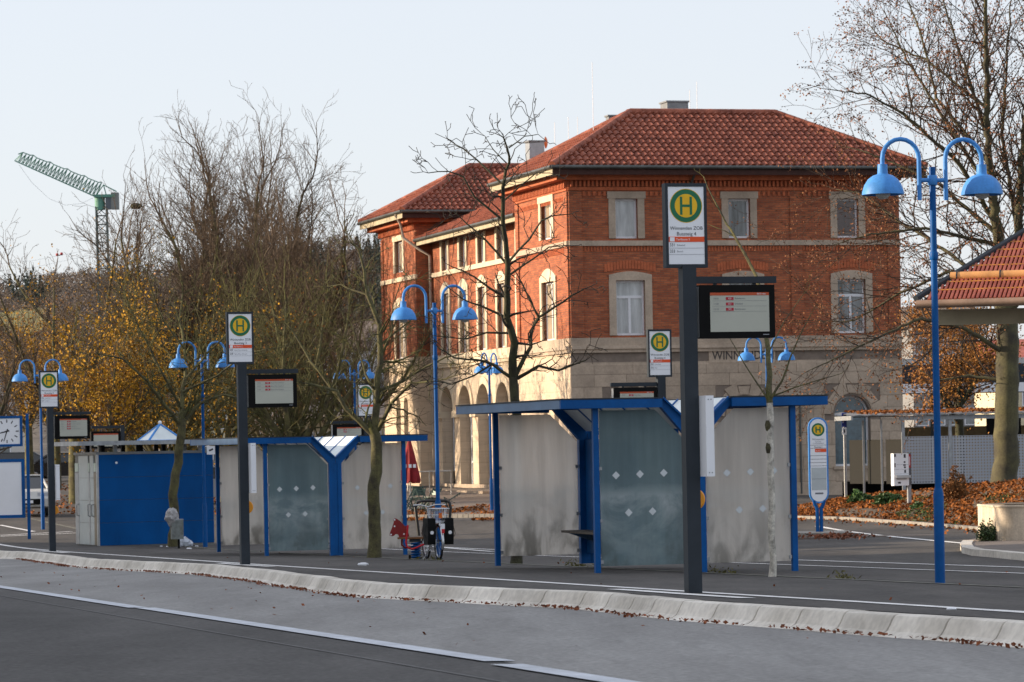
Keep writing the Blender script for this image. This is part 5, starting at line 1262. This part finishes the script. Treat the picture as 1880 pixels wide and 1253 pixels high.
for i, (x, y, r_, lb) in enumerate(((309, 1005, .06, 'small crumpled wrapper left of the bin post'), (347, 1009, .07, 'flat white paper scrap in front of the plastic bag'), (361, 1004, .05, 'small white scrap right of the plastic bag'), (1747, 1121, .045, 'white paper scrap on the platform line at the right'), (667, 1039, .09, 'white paper scrap in front of the mossy tree'), (296, 1004, .04, 'tiny scrap farthest left of the bin'))):
    tag(blob(tuple(hit(x, y)+Vector((0, 0, r_*.25))), r_, r_*.7, r_*.35, i+20, 'paper_scrap', WHITE, None, 6), lb, 'litter', 'litter on the platform')
# weeds
wd = []
for px, py, n_ in ((1065, 1041, 60), (1080, 1041, 40), (1320, 1052, 40), (800, 1029, 60), (1345, 1054, 25), (1545, 1063, 60), (1048, 1040, 30), (770, 1028, 30)):
    b = hit(px, py)
    for k in range(n_): wd.append(tuple(b+Vector((rg.gauss(0, .09), rg.gauss(0, .2), abs(rg.gauss(0, .05))))))
v, f = quads(wd, .07, 0, 15, .3); tag(arrmesh('weeds', v, f, mat('weed', (.10, .09, .02), .9, var=.5, scale=5)), 'tufts of weeds at the shelter posts and paving joints', kind='stuff')
# spring rocker
p = hit(763.7, 1027.5); t = empty('spring_rocker', p, R(3), 'red horse-head spring rocker with wooden seat on a blue spring', 'spring rocker'); K = 8.95*F/p.y
C = lambda x, y: ((x-570)/K, (1140-y)/K)
RED = mat('red_hpl', (.24, .006, .006), .4, var=.15); REDT = mat('red_tube', (.60, .012, .025), .35, var=.1); WOODB = mat('brown_plank', (.22, .085, .02), .6, var=.3, scale=5)
hp = [C(*q) for q in ((212, 480), (235, 455), (272, 468), (330, 510), (400, 590), (450, 680), (470, 765), (300, 772), (285, 725), (245, 716), (215, 745), (180, 752), (143, 735), (152, 690), (190, 600), (216, 520))]
hd = MB().prism(hp[::-1], -.02, .02).build('horse_head', RED, t)
for q in ((232, 482), (228, 588), (168, 722), (380, 718)): x, z = C(*q); MB().disc(x, z, -.023, .016, 12).build('bolt_cap', WHITE, hd)
for dy, pts in ((-.13, ((445, 570), (432, 700), (408, 850), (428, 930), (500, 968), (600, 935), (700, 890), (785, 850))), (.13, ((420, 590), (345, 820), (345, 900), (400, 950), (500, 940), (640, 870), (760, 812)))):
    MB().tube([(C(*q)[0], dy, C(*q)[1]) for q in pts], .019, 8).build('handle_tube', REDT if dy < 0 else RED, t, 60)
x0, z0 = C(275, 800); x1, z1 = C(770, 772); B(x0, x1, -.13, .13, z0, z1).build('seat', WOODB, t); B(-.12, .1, -.1, .1, z0-.06, z0-.003).build('spring_plate', POLE, t)
MB().tube([(.085*math.cos(k*.5), .085*math.sin(k*.5), .02+k*.0041) for k in range(76)], .018, 6).build('spring', BLUE, t, 60)
B(-.14, -.1, -.05, .05, -.05, .09).build('base_bracket', DARK, t)
# bicycle seen from behind
p = hit(806, 1029); t = empty('bicycle', p, R(14), 'parked city bicycle with wire basket and black panniers by the lamp post', 'bicycle')
RUB = mat('tyre_rubber', (.015, .015, .016), .8, var=.1); CHR = mat('chrome', (.55, .56, .58), .25, .9, var=.05); FRM = mat('silver_frame', (.35, .36, .37), .35, .6, var=.1); PAN = mat('pannier_fabric', (.007, .0075, .008), .7, spec=.15, var=.3, scale=8)
def torus(c, R0, r, n=28, k=6):
    pts = [(c[0], c[1]+R0*math.cos(2*math.pi*i/n), c[2]+R0*math.sin(2*math.pi*i/n)) for i in range(n+1)]; return MB().tube(pts, r, k, False)
for y, lean in ((0, 0), (1.06, 0)):
    w = torus((0, y, .34), .325, .022).build('tyre', RUB, t, 60); torus((0, y, .34), .298, .013).build('rim', CHR, w, 60)
    m = MB()
    for k in range(14): a = 2*math.pi*k/14; m.tube([(0, y, .34), (0, y+.29*math.cos(a), .34+.29*math.sin(a))], .0025, 3)
    m.build('spokes', CHR, w)
for y in (0, 1.06): MB().tube([(0, y+.365*math.cos(a), .34+.365*math.sin(a)) for a in [R(x) for x in range(20, 201, 15)]], .027, 6).build('mudguard', CHR if y == 0 else FRM, t, 60)
for a, b, r_ in (((0, 0, .34), (0, .45, .30), .011), ((0, 0, .34), (0, .36, .80), .011), ((0, .45, .30), (0, .34, .92), .018), ((0, .45, .30), (0, .92, .75), .02), ((0, .38, .62), (0, .90, .86), .016), ((0, .93, .68), (0, .87, 1.0), .018), ((0, .93, .68), (0, 1.06, .34), .014)):
    MB().tube([a, b], r_, 8).build('frame_tube', FRM, t, 60)
MB().tube([(-.31, .68, 1.02), (-.30, .78, 1.04), (-.16, .86, 1.04), (0, .87, 1.0), (.16, .86, 1.04), (.30, .78, 1.04), (.31, .68, 1.02)], .013, 8).build('handlebar', CHR, t, 60)
for sg in (-1, 1): MB().tube([(sg*.31, .70, 1.02), (sg*.31, .58, 1.01)], .018, 8).build('grip', RUB, t)
MB().prism([(-.10, .0), (-.02, .27), (.02, .27), (.10, .0), (.06, -.03), (-.06, -.03)], .93, .985, 'z').build('saddle', RUB, t, 50, (0, .22, 0))
m = MB(); m.box(-.08, .08, -.12, .32, .705, .72); rk = m.build('rack', CHR, t)
for sg in (-1, 1):
    pz = MB().prism([(-.17, .30), (.20, .30), (.24, .62), (.22, .80), (-.20, .80), (-.22, .55)], sg*.10+(0 if sg > 0 else -.15), sg*.10+(.15 if sg > 0 else 0), 'x'); o = pz.build('pannier', PAN, t, 30)
    MB().lathe([(0, -.003), (.035, -.003), (.035, .003), (0, .003)], 10, (sg*.175, -.224, .53), 'y').build('reflector_patch', WHITE, o); MB().tube([(sg*.255, -.1, .42), (sg*.30, -.12, .5), (sg*.255, -.1, .7)], .006, 5).build('strap', RUB, o)
B(-.028, .028, -.40, -.385, .52, .60).build('rear_light', REDT, t); B(-.035, .035, -.398, -.384, .60, .70).build('mudguard_tip', WHITE, t)
m = MB(); z0, z1 = .74, .98
for k in range(11): x = -.17+.034*k; m.tube([(x*.8, -.14, z0), (x, -.19, z1)], .004, 4); m.tube([(x*.8, .16, z0), (x, .19, z1)], .004, 4)
for k in range(9): y = -.15+.038*k; m.tube([(-.136, y, z0), (-.17, y*1.2, z1)], .004, 4); m.tube([(.136, y, z0), (.17, y*1.2, z1)], .004, 4)
for z, s_ in ((z0, .8), ((z0+z1)/2, .9), (z1, 1.0)): m.tube([(-.17*s_, -.19*s_-(.0), z), (.17*s_, -.19*s_, z), (.17*s_, .19*s_, z), (-.17*s_, .19*s_, z), (-.17*s_, -.19*s_, z)], .006 if z < z1 else .010, 5)
bk = m.build('wire_basket', CHR, t); B(-.03, .03, -.20, -.188, .80, .90).build('reflector', mat('amber_reflector', (.75, .16, .01), .3), bk)
MB().tube([(-.05, .40, .26), (-.24, .30, .01)], .012, 6).build('kickstand', CHR, t); B(-.15, -.05, .40, .46, .17, .2).build('pedal', WHITE, t); B(.08, .19, .42, .48, .34, .37).build('pedal', RUB, t); B(-.055, -.03, .05, .42, .28, .40).build('chain_guard', WHITE, t)
# closed parasol and stacked café chairs
YC = 121; b = base(754, YC); t = empty('parasol', b, 0, 'closed dark red parasol standing before the station corner', 'parasol'); PR = mat('red_canvas', (.24, .008, .012), .8, var=.25, scale=4)
MB().tube([(0, 0, -.1), (0, 0, 2.75)], .025, 8).build('pole', STEEL, t)
z_t = at(754, 808, YC).z-b.z; z_b = at(754, 886, YC).z-b.z; v = []; n = 24; k_ = 9
for i in range(k_+1):
    u = i/k_; r_ = .05+.27*u**.9
    for j in range(n): a = 2*math.pi*j/n; rr = r_*(1+(.32*u)*math.cos(8*a+u)); v.append((rr*math.cos(a), rr*math.sin(a), z_t+(z_b-z_t)*u+.07*u*math.cos(8*a)))
newmesh('canopy', v, [(i*n+j, i*n+(j+1) % n, (i+1)*n+(j+1) % n, (i+1)*n+j) for i in range(k_) for j in range(n)], PR, t, 70)
z_m = (z_t+z_b*1.6)/2.6
for a in (-2.3, -1.5, -.8): B(-.05, .05, -.012, .0, -.06, .06).build('lettering_patch', WHITE, t, None, (.24*math.cos(a), .27*math.sin(a)-.02, z_m))
CH = mat('cafe_green', (.025, .06, .05), .45, .2, var=.2)
def chair(px, Y, rz, tilt, lb):
    t = empty('cafe_chair', base(px, Y), rz, lb, 'chair', 'green folded café chairs before the station'); t.rotation_euler = (0, tilt, rz)
    for sg in (-.2, .2):
        MB().tube([(-.25, sg, 0), (.22, sg, .85)], .018, 6).build('leg', CH, t); MB().tube([(.28, sg, 0), (-.2, sg, .46)], .018, 6).build('leg', CH, t)
    for k in range(5): B(-.22+.09*k, -.15+.09*k, -.2, .2, .44, .46).build('seat_slat', CH, t)
    for k in range(3): MB().box(-.01, .01, -.2, .2, -.035, .035).build('back_slat', CH, t, None, (.13+.045*k, 0, .62+.085*k))
for i, (px, Y, rz, tl_) in enumerate(((752, 119, .3, 0), (766, 120, 1.2, .12), (778, 119.5, 2.6, .0), (790, 120.5, .8, .2), (814, 119.5, 0, .5), (772, 121.5, 2.0, 0))):
    chair(px, Y, rz, tl_, ('leftmost', 'second from the left', 'third from the left', 'fourth from the left', 'toppled rightmost', 'rear middle')[i]+' of the green café chairs under the parasol')
t = empty('bike_hoop', base(793, 100), 0, 'black rounded tube hoop barrier behind the bicycle', 'barrier'); BK = mat('black_tube', (.012, .012, .013), .4)
k_ = F/100; pts = [(-.42, 0, -.1), (-.42, 0, .2)]
zz = at(793, 920, 100).z-t.location.z
MB().tube([(-.36, 0, -.1), (-.46, 0, zz-.2), (-.40, 0, zz-.03), (-.25, 0, zz), (.42, 0, zz), (.52, 0, zz-.05), (.55, 0, zz-.2), (.46, 0, -.1)], .045, 8).build('hoop', BK, t, 60)
# surveillance notice on lamp
t = empty('camera_notice', at(387.5, 827, 90.6), 0, 'small white notice with a black camera symbol on the lamp post', 'sign'); B(-.11, .11, -.01, .0, -.11, .11).build('plate', WHITE, t); MB().prism([(-.06, .01), (.05, .05), (.06, .01), (-.04, -.03)], -.014, -.0105).build('symbol', INK, t)

# ================================================================== CARS
def car(px, py, L, rz, paint, lb, dark=False, Y=None):
    p = hit(px, py) if Y is None else base(px, Y); t = empty('parked_car', p, rz, lb, 'car', 'cars in the car park'); W = .88
    GL = mat('car_glass', (.012, .015, .018), .08, var=.2, spec=.8)
    body = [(-2.05, .35), (-2.1, .62), (-1.98, .88), (-1.3, .97), (1.55, 1.0), (2.0, .92), (2.1, .6), (2.05, .35), (1.72, .28), (1.62, .5), (1.3, .62), (.98, .5), (.88, .28), (-.9, .28), (-1.0, .5), (-1.32, .62), (-1.64, .5), (-1.74, .28)]
    m = MB(); n = len(body); ys = [(-W, .96, .0), (-W*.9, 1.0, 0), (W*.9, 1.0, 0), (W, .96, 0)]; v = [(x*s_, y, z) for y, s_, _ in ys for x, z in body]
    f = [tuple(range(n)), tuple(range(3*n, 4*n))[::-1]]+[(k*n+i, (k+1)*n+i, (k+1)*n+(i+1) % n, k*n+(i+1) % n) for k in range(3) for i in range(n)]
    newmesh('body', v, f, paint, t, 35)
    lo = [(-1.28, .965), (1.85, .985)]; up = [(-.45, 1.43), (1.35, 1.42)]; wl, wu = W*.93, W*.70
    q = [(lo[0][0], -wl, lo[0][1]), (lo[1][0], -wl, lo[1][1]), (lo[1][0], wl, lo[1][1]), (lo[0][0], wl, lo[0][1]), (up[0][0], -wu, up[0][1]), (up[1][0], -wu, up[1][1]), (up[1][0], wu, up[1][1]), (up[0][0], wu, up[0][1])]
    newmesh('glasshouse', q, [(0, 1, 5, 4), (1, 2, 6, 5), (2, 3, 7, 6), (3, 0, 4, 7), (4, 5, 6, 7)], GL, t)
    B(up[0][0]-.05, up[1][0]+.08, -wu-.02, wu+.02, 1.425, 1.47).build('roof', paint, t)
    for sg in (-1, 1):
        for a, b in ((0, 4), (1, 5)): A, C_ = Vector(q[a if sg < 0 else (3 if a == 0 else 2)]), Vector(q[b if sg < 0 else (7 if b == 4 else 6)]); MB().tube([A, C_], .045, 6).build('pillar', paint, t)
        B(-1.0, -.82, sg*(W+.1)-.09, sg*(W+.1)+.09, .98, 1.1).build('mirror', paint, t)
        B(-2.06, -1.86, sg*.62-.2, sg*.62+.2, .68, .84).build('headlight', mat('headlight_glass', (.5, .52, .56), .15, var=.2, scale=20), t); B(1.93, 2.07, sg*.66-.16, sg*.66+.16, .68, .9).build('tail_light', REDT, t)
        for x in (-1.32, 1.3):
            w = MB().lathe([(.0, -.1), (.2, -.1), (.31, -.09), (.325, -.05), (.325, .09), (.0, .09)], 20, (x, sg*.79, .32), 'y').build('wheel', RUB, t, 40); MB().lathe([(0, -.005), (.19, -.005), (.2, .0)], 12, (x, sg*(.79+.105), .32), 'y').build('rim', CHR, w)
    B(-2.12, -2.04, -.55, .55, .42, .62).build('grille', DARK, t); B(-2.13, -2.11, -.26, .26, .47, .57).build('number_plate', WHITE, t)
    return t
CW = mat('car_white', (.62, .62, .60), .25, var=.05, spec=.6); CB = mat('car_black', (.012, .012, .014), .2, var=.05, spec=.7); CS = mat('car_silver', (.34, .36, .40), .3, .4, var=.05)
car(44, 947, 4, R(100), CW, 'white hatchback facing us behind the information board')
car(108, 884, 4, R(12), CB, 'black car parked farther back between the white hatchback and the toilet block')
car(45, 880, 4, R(196), mat('car_grey', (.10, .11, .12), .3), 'dark car with a red tail light beside the clock posts')
car(396, 925, 4, R(10), CS, 'silver car half hidden between toilet block and left shelter')
# ================================================================== BACKGROUND
HZ = mat('hill_wood', (.10, .085, .07), .95, var=.45, scale=.05, fine=.4)
def skyl(px): return np.interp(px, [-600, -200, 0, 110, 300, 560, 700, 900, 1100, 1400, 1900, 2600], [600, 560, 537, 525, 505, 470, 455, 480, 570, 690, 750, 770])
v = []; cs = list(range(-700, 2700, 50)); NT = 16
for px in cs:
    for k in range(NT+1):
        u = k/NT; Y = 420+1180*u; a, b = ray(px, 800); zt = at(px, skyl(px), 1600).z
        z = -4+(zt+4)*(u**1.25)+6*noise.noise(Vector((px*.006, u*4, 0))) if k else -6
        v.append((a*Y, Y, z))
    v.append((v[-1][0]*1.2, 2000, zt*.4))
n = NT+2; tag(newmesh('hill', v, [(i*n+j, (i+1)*n+j, (i+1)*n+j+1, i*n+j+1) for i in range(len(cs)-1) for j in range(n-1)], HZ, smooth=60), kind='structure')
def hillz(px, u):
    zt = at(px, skyl(px), 1600).z; return -4+(zt+4)*(u**1.25)+6*noise.noise(Vector((px*.006, u*4, 0)))
rs_ = np.random.RandomState(4); con, dec, dcy = [], [], []
for i in range(5200):
    px = rs_.uniform(-150, 1150); u = rs_.uniform(.12, 1.02); Y = 420+1180*u; a, b = ray(px, 800); z = hillz(px, u); p = np.array([a*Y, Y, z])
    if u < .35 and noise.noise(Vector((px*.01, u*5, 4))) > -.1: continue
    if px < 90 and .55 < u < .72: continue      # meadow on the slope
    h = rs_.uniform(4.5, 8.5); cf = noise.noise(Vector((px*.012, u*3, 9)))
    if cf > .2 or (px > 660 and px < 720): k = 70; t_ = rs_.uniform(0, 1, k); r_ = (1-t_)*h*.22; an = rs_.uniform(0, 6.3, k); con.append(p+np.stack([np.cos(an)*r_, np.sin(an)*r_, t_*h*1.2], 1))
    else:
        k = 80; d = rs_.normal(size=(k, 3)); d /= np.linalg.norm(d, axis=1)[:, None]; d *= rs_.uniform(.35, 1, (k, 1))**.5; (dcy if rs_.rand() < .10 else dec).append(p+d*np.array([h*.36, h*.36, h*.42])+np.array([0, 0, h*.55]))
DEC = mat('hazy_bare_wood', (.15, .125, .11), .95, var=.35, scale=.04, fine=.3); CON = mat('hazy_conifer', (.042, .055, .045), .9, var=.35, scale=.05, fine=.3); DCY = mat('far_yellow', (.22, .13, .03), .9, var=.35, scale=.05)  # greyed tones paint distance haze into the wood colours
for nm, lst, m_, sz, lb in (('bare_wood', dec, DEC, .95, 'grey brown bare wood covering the distant hill'), ('conifer_wood', con, CON, 1.3, 'dark conifers among the wood on the distant hill'), ('autumn_wood', dcy, DCY, .9, 'yellow autumn trees dotted over the distant hill')):
    c = np.concatenate(lst); v, f = quads(c, sz, 0, 17, .5); tag(arrmesh(nm, v, f, m_), lb, kind='stuff')
me_ = []
for px in range(-150, 100, 10):
    for u in (.50, .56, .62, .68, .74):
        Y = 420+1180*u; a, b = ray(px, 800); me_.append((a*Y, Y, hillz(px, u)+2.5))
n = 5; tag(newmesh('meadow', me_, [(i*n+j, (i+1)*n+j, (i+1)*n+j+1, i*n+j+1) for i in range(24) for j in range(4)], mat('meadow_grass', (.13, .12, .03), .9, var=.35, scale=.08)), kind='structure')
# houses seen through the branches
HW = mat('house_white', (.55, .54, .52), .8, var=.08); HY = mat('house_yellow', (.62, .44, .17), .8, var=.1); HC = mat('house_cream', (.62, .55, .38), .8, var=.1); HR = mat('house_roof', (.17, .13, .10), .8, var=.3, scale=1)
def house(px0, px1, yb, ye, yr, Y, wm, lb, rz=0, rm=None, dep=9, wins=3, floors=2):
    A = at(px0, yb, Y); C_ = at(px1, yb, Y); w = C_.x-A.x; b = gz((A.x+C_.x)/2, Y); b = min(b, A.z)
    t = empty('house', ((A.x+C_.x)/2, Y, b), rz, lb, 'house'); ze = at(px0, ye, Y).z-b; zr = at(px0, yr, Y).z-b
    B(-w/2, w/2, 0, dep, -2, ze).build('wall', wm, t); MB().prism([(-.5, ze), (dep/2, zr), (dep+.5, ze)], -w/2-.4, w/2+.4, 'x').build('roof', rm or HR, t)
    for f_ in range(floors):
        for k in range(wins):
            x = -w/2+w*(k+.5)/wins; z = .9+f_*(ze-.4)/floors; o = B(x-.5, x+.5, -.05, .02, z, z+min(1.3, ze/floors*.5)).build('window', WFR, t); B(x-.42, x+.42, -.06, -.051, z+.08, z+min(1.3, ze/floors*.5)-.08).build('pane', PANE, o)
    return t
house(540, 745, 868, 770, 742, 172, HC, 'low cream and ochre annex with brown roof left of the station', wins=5, floors=1)
house(585, 665, 860, 640, 600, 230, HW, 'white house glimpsed between the branches left of the station', wins=3); house(470, 560, 870, 700, 665, 240, HW, 'pale house hidden by branches behind the left shelter', wins=3)
house(-40, 22, 880, 690, 640, 215, HW, 'white house at the left frame edge behind the bare tree', wins=2); house(300, 420, 880, 740, 705, 230, HC, 'cream house behind the yellow trees', wins=4)
house(660, 712, 860, 610, 585, 260, HW, 'narrow white house beside the station corner', wins=2); house(1680, 1800, 870, 600, 560, 260, mat('house_grey', (.22, .22, .22), .8, var=.1), 'white house behind the railway canopy right of the station', wins=4, floors=4); house(1830, 1960, 880, 660, 620, 200, HC, 'cream house with red roof behind the beech', rm=RT, wins=3)
# railway canopy behind the station
t = empty('platform_canopy', at(1670, 880, 150), R(14), 'dark railway platform canopy with pale edge right of the station', 'canopy'); zc = at(1670, 716, 150).z-t.location.z
B(-6, 26, 0, 7, zc-.1, zc+.02).build('roof_deck', DARK, t); B(-6, 26, -.15, -.01, zc-.15, zc+.25).build('edge_board', WHITE, t); B(-6, 26, 7.2, 7.3, zc+1.2, zc+1.5).build('rear_edge', HW, t); B(-6, 26, 1.2, 7, zc+.03, zc+1.1).build('roof_body', POLE, t)
for x in range(-4, 26, 6): B(x-.12, x+.12, 2, 2.3, -2, zc-.1).build('post', POLE, t); MB().tube([(x, .2, zc-.2), (x, 2.1, zc-1.2)], .09, 6).build('brace', POLE, t)
B(-6, 26, 6.4, 6.6, -1, zc-1.6).build('rear_wall', mat('platform_wall', (.34, .24, .12), .8, var=.2), t); B(-6, 26, -1, 6, -3, -.9).build('platform_slab', MATS['grey_kerb'], t)
for x in (4.6, 8.2): B(x, x+1.6, 2.5, 2.6, zc-2.0, zc-1.1).build('information_board', DARK, t)
# tower crane
t = empty('tower_crane', at(188, 560, 420), 0, 'green luffing tower crane above the trees at the left', 'crane'); o = Vector(t.location); YK = 420.0
CG = mat('crane_green', (.10, .26, .20), .6, .1, var=.2, scale=.5); CK = lambda x, y, dy=0: at(x, y, YK+dy)-o
def lattice(name, A, C_, w0, w1, n, r, m):
    A, C_ = Vector(A), Vector(C_); d = (C_-A).normalized(); u = Vector((0, 1, 0)); w = d.cross(u).normalized(); w = w if w.z > 0 or abs(w.z) < .3 else -w; mb = MB(); ring = []
    for i in range(n+1):
        s_ = w0+(w1-w0)*i/n; p = A+(C_-A)*i/n; ring.append([p-u*s_*.5, p+u*s_*.5, p+u*s_*.5+w*s_, p-u*s_*.5+w*s_])
    for k in range(4): mb.tube([r_[k] for r_ in ring], r*1.5, 4)
    for i in range(n):
        for k in range(4): mb.tube([ring[i][k], ring[i+1][(k+1) % 4]], r*.8, 3); mb.tube([ring[i][k], ring[i][(k+1) % 4]], r*.8, 3)
    return mb.build(name, m, t)
lattice('mast', CK(194, 640), CK(186.5, 380), 1.25, 1.25, 16, .07, mat('crane_grey', (.10, .13, .12), .6)).location.x = .62
A, C_ = CK(176, 362), CK(28, 296); d = (C_-A).normalized(); w = Vector((0, 1, 0)).cross(d).normalized(); w = w if w.z > 0 else -w
mb = MB(); n = 24; u = Vector((0, 1, 0)); low, top = [], []
for i in range(n+1):
    p = A+(C_-A)*i/n; h = 1.75*(1-.25*(i/n)) if i < n else .9; low.append((p-u*.6, p+u*.6)); top.append(p+w*h+Vector((0, 0, .15*(i % 5 == 0))))
for s_ in (0, 1): mb.tube([l[s_] for l in low], .085, 4)
mb.tube(top, .08, 4)
for i in range(n):
    for s_ in (0, 1): mb.tube([low[i][s_], top[i]], .045, 3); mb.tube([low[i+1][s_], top[i]], .045, 3); mb.tube([low[i][0], low[i+1][1]], .035, 3)
mb.build('jib', CG, t)
MB().tube([CK(184, 386), CK(183, 360)], .62, 12).build('slewing_ring', CG, t, 40); m = MB(); e = CK(183, 362); m.box(e.x-.6, e.x+1.9, -.8, .8, e.z-.1, e.z+.25); m.build('slew_platform', CG, t)
e = CK(196, 368); B(e.x-.1, e.x+.95, -.6, .6, e.z-1.1, e.z+.6).build('cab', mat('crane_cab', (.08, .10, .12), .3), t); e = CK(211, 368); B(e.x-.4, e.x+.45, -.7, .7, e.z-1.1, e.z+.9).build('counterweight', mat('counterweight', (.2, .21, .2), .8), t)
MB().tube([CK(176, 360), CK(190, 340), CK(214, 352)], .08, 5).build('stay', CG, t); MB().tube([CK(190, 340), CK(197, 366)], .07, 5).build('a_frame', CG, t)
MB().tube([CK(35, 303), CK(58, 335), CK(90, 365), (CK(120, 377)), CK(150, 374), CK(170, 364)], .02, 4).build('hoist_rope', mat('rope_grey', (.3, .32, .34), .6), t)
# overhead line with marker balls
t = empty('overhead_line', at(100, 470, 600), 0, 'faint overhead power line with two red marker balls', 'power line'); o = Vector(t.location)
for dy, y0, y1 in ((0, 484, 466), (2, 497, 476)): MB().tube([at(-60, y0+6, 600)-o, at(60, y0-5, 600)-o, at(160, y1-6, 600)-o], .02, 4).build('wire', MATS['rope_grey'], t)
for px, py in ((105, 468), (113, 466.5)): c = at(px, py, 600)-o; MB().lathe([(0, .28), (.2, .2), (.28, 0), (.2, -.2), (0, -.28)], 10, c).build('marker_ball', mat('marker_red', (.35, .02, .03), .6), t, 60)
# bird nest in the branches
bpy.context.view_layer.update()
Mw = NEST['t'].matrix_world; tg = (280, 385); bst = None
for s_ in NEST['segs']:
    if s_[6] < .02: continue
    p = Mw @ Vector(s_[:3]); x_, y_ = 940+p.x/p.y*F, Y0-(p.z-CAMZ)/p.y*F-.019*p.x/p.y*F; d_ = (x_-tg[0])**2+(y_-tg[1])**2
    if bst is None or d_ < bst[0]: bst = (d_, p)
tag(blob(tuple(bst[1]+Vector((0, 0, .12))), .24, .2, .13, 4, 'birds_nest', BARKD, None), 'dark bird nest on a bare branch left of the tallest tree', 'nest')
# unseen terrace added left of the frame to shade the platforms
c = Vector((*SQ(-38, 28), 0)); t = empty('shade_terrace', (c.x, c.y, -2), ANG, 'unseen terrace of houses added outside the frame to shade the platforms', 'building')
for y0, y1, h in ((-75, 16.9, 15.6), (17, 29.9, 13.6), (30, 48, 15.6)):  # middle section kept lower so the sun still reaches the planter
    B(-8, 0, y0, y1, -2, h).build('wall', HC, t); MB().prism([(-8.5, h), (-4, h+1.0), (.5, h)], y0, y1, 'y').build('roof', HR, t)
for k in range(33):
    for f_ in range(5): B(0, .04, -72+3.6*k, -70.8+3.6*k, 1+3*f_, 2.6+3*f_).build('window', PANE, t) if k % 2 == 0 else None
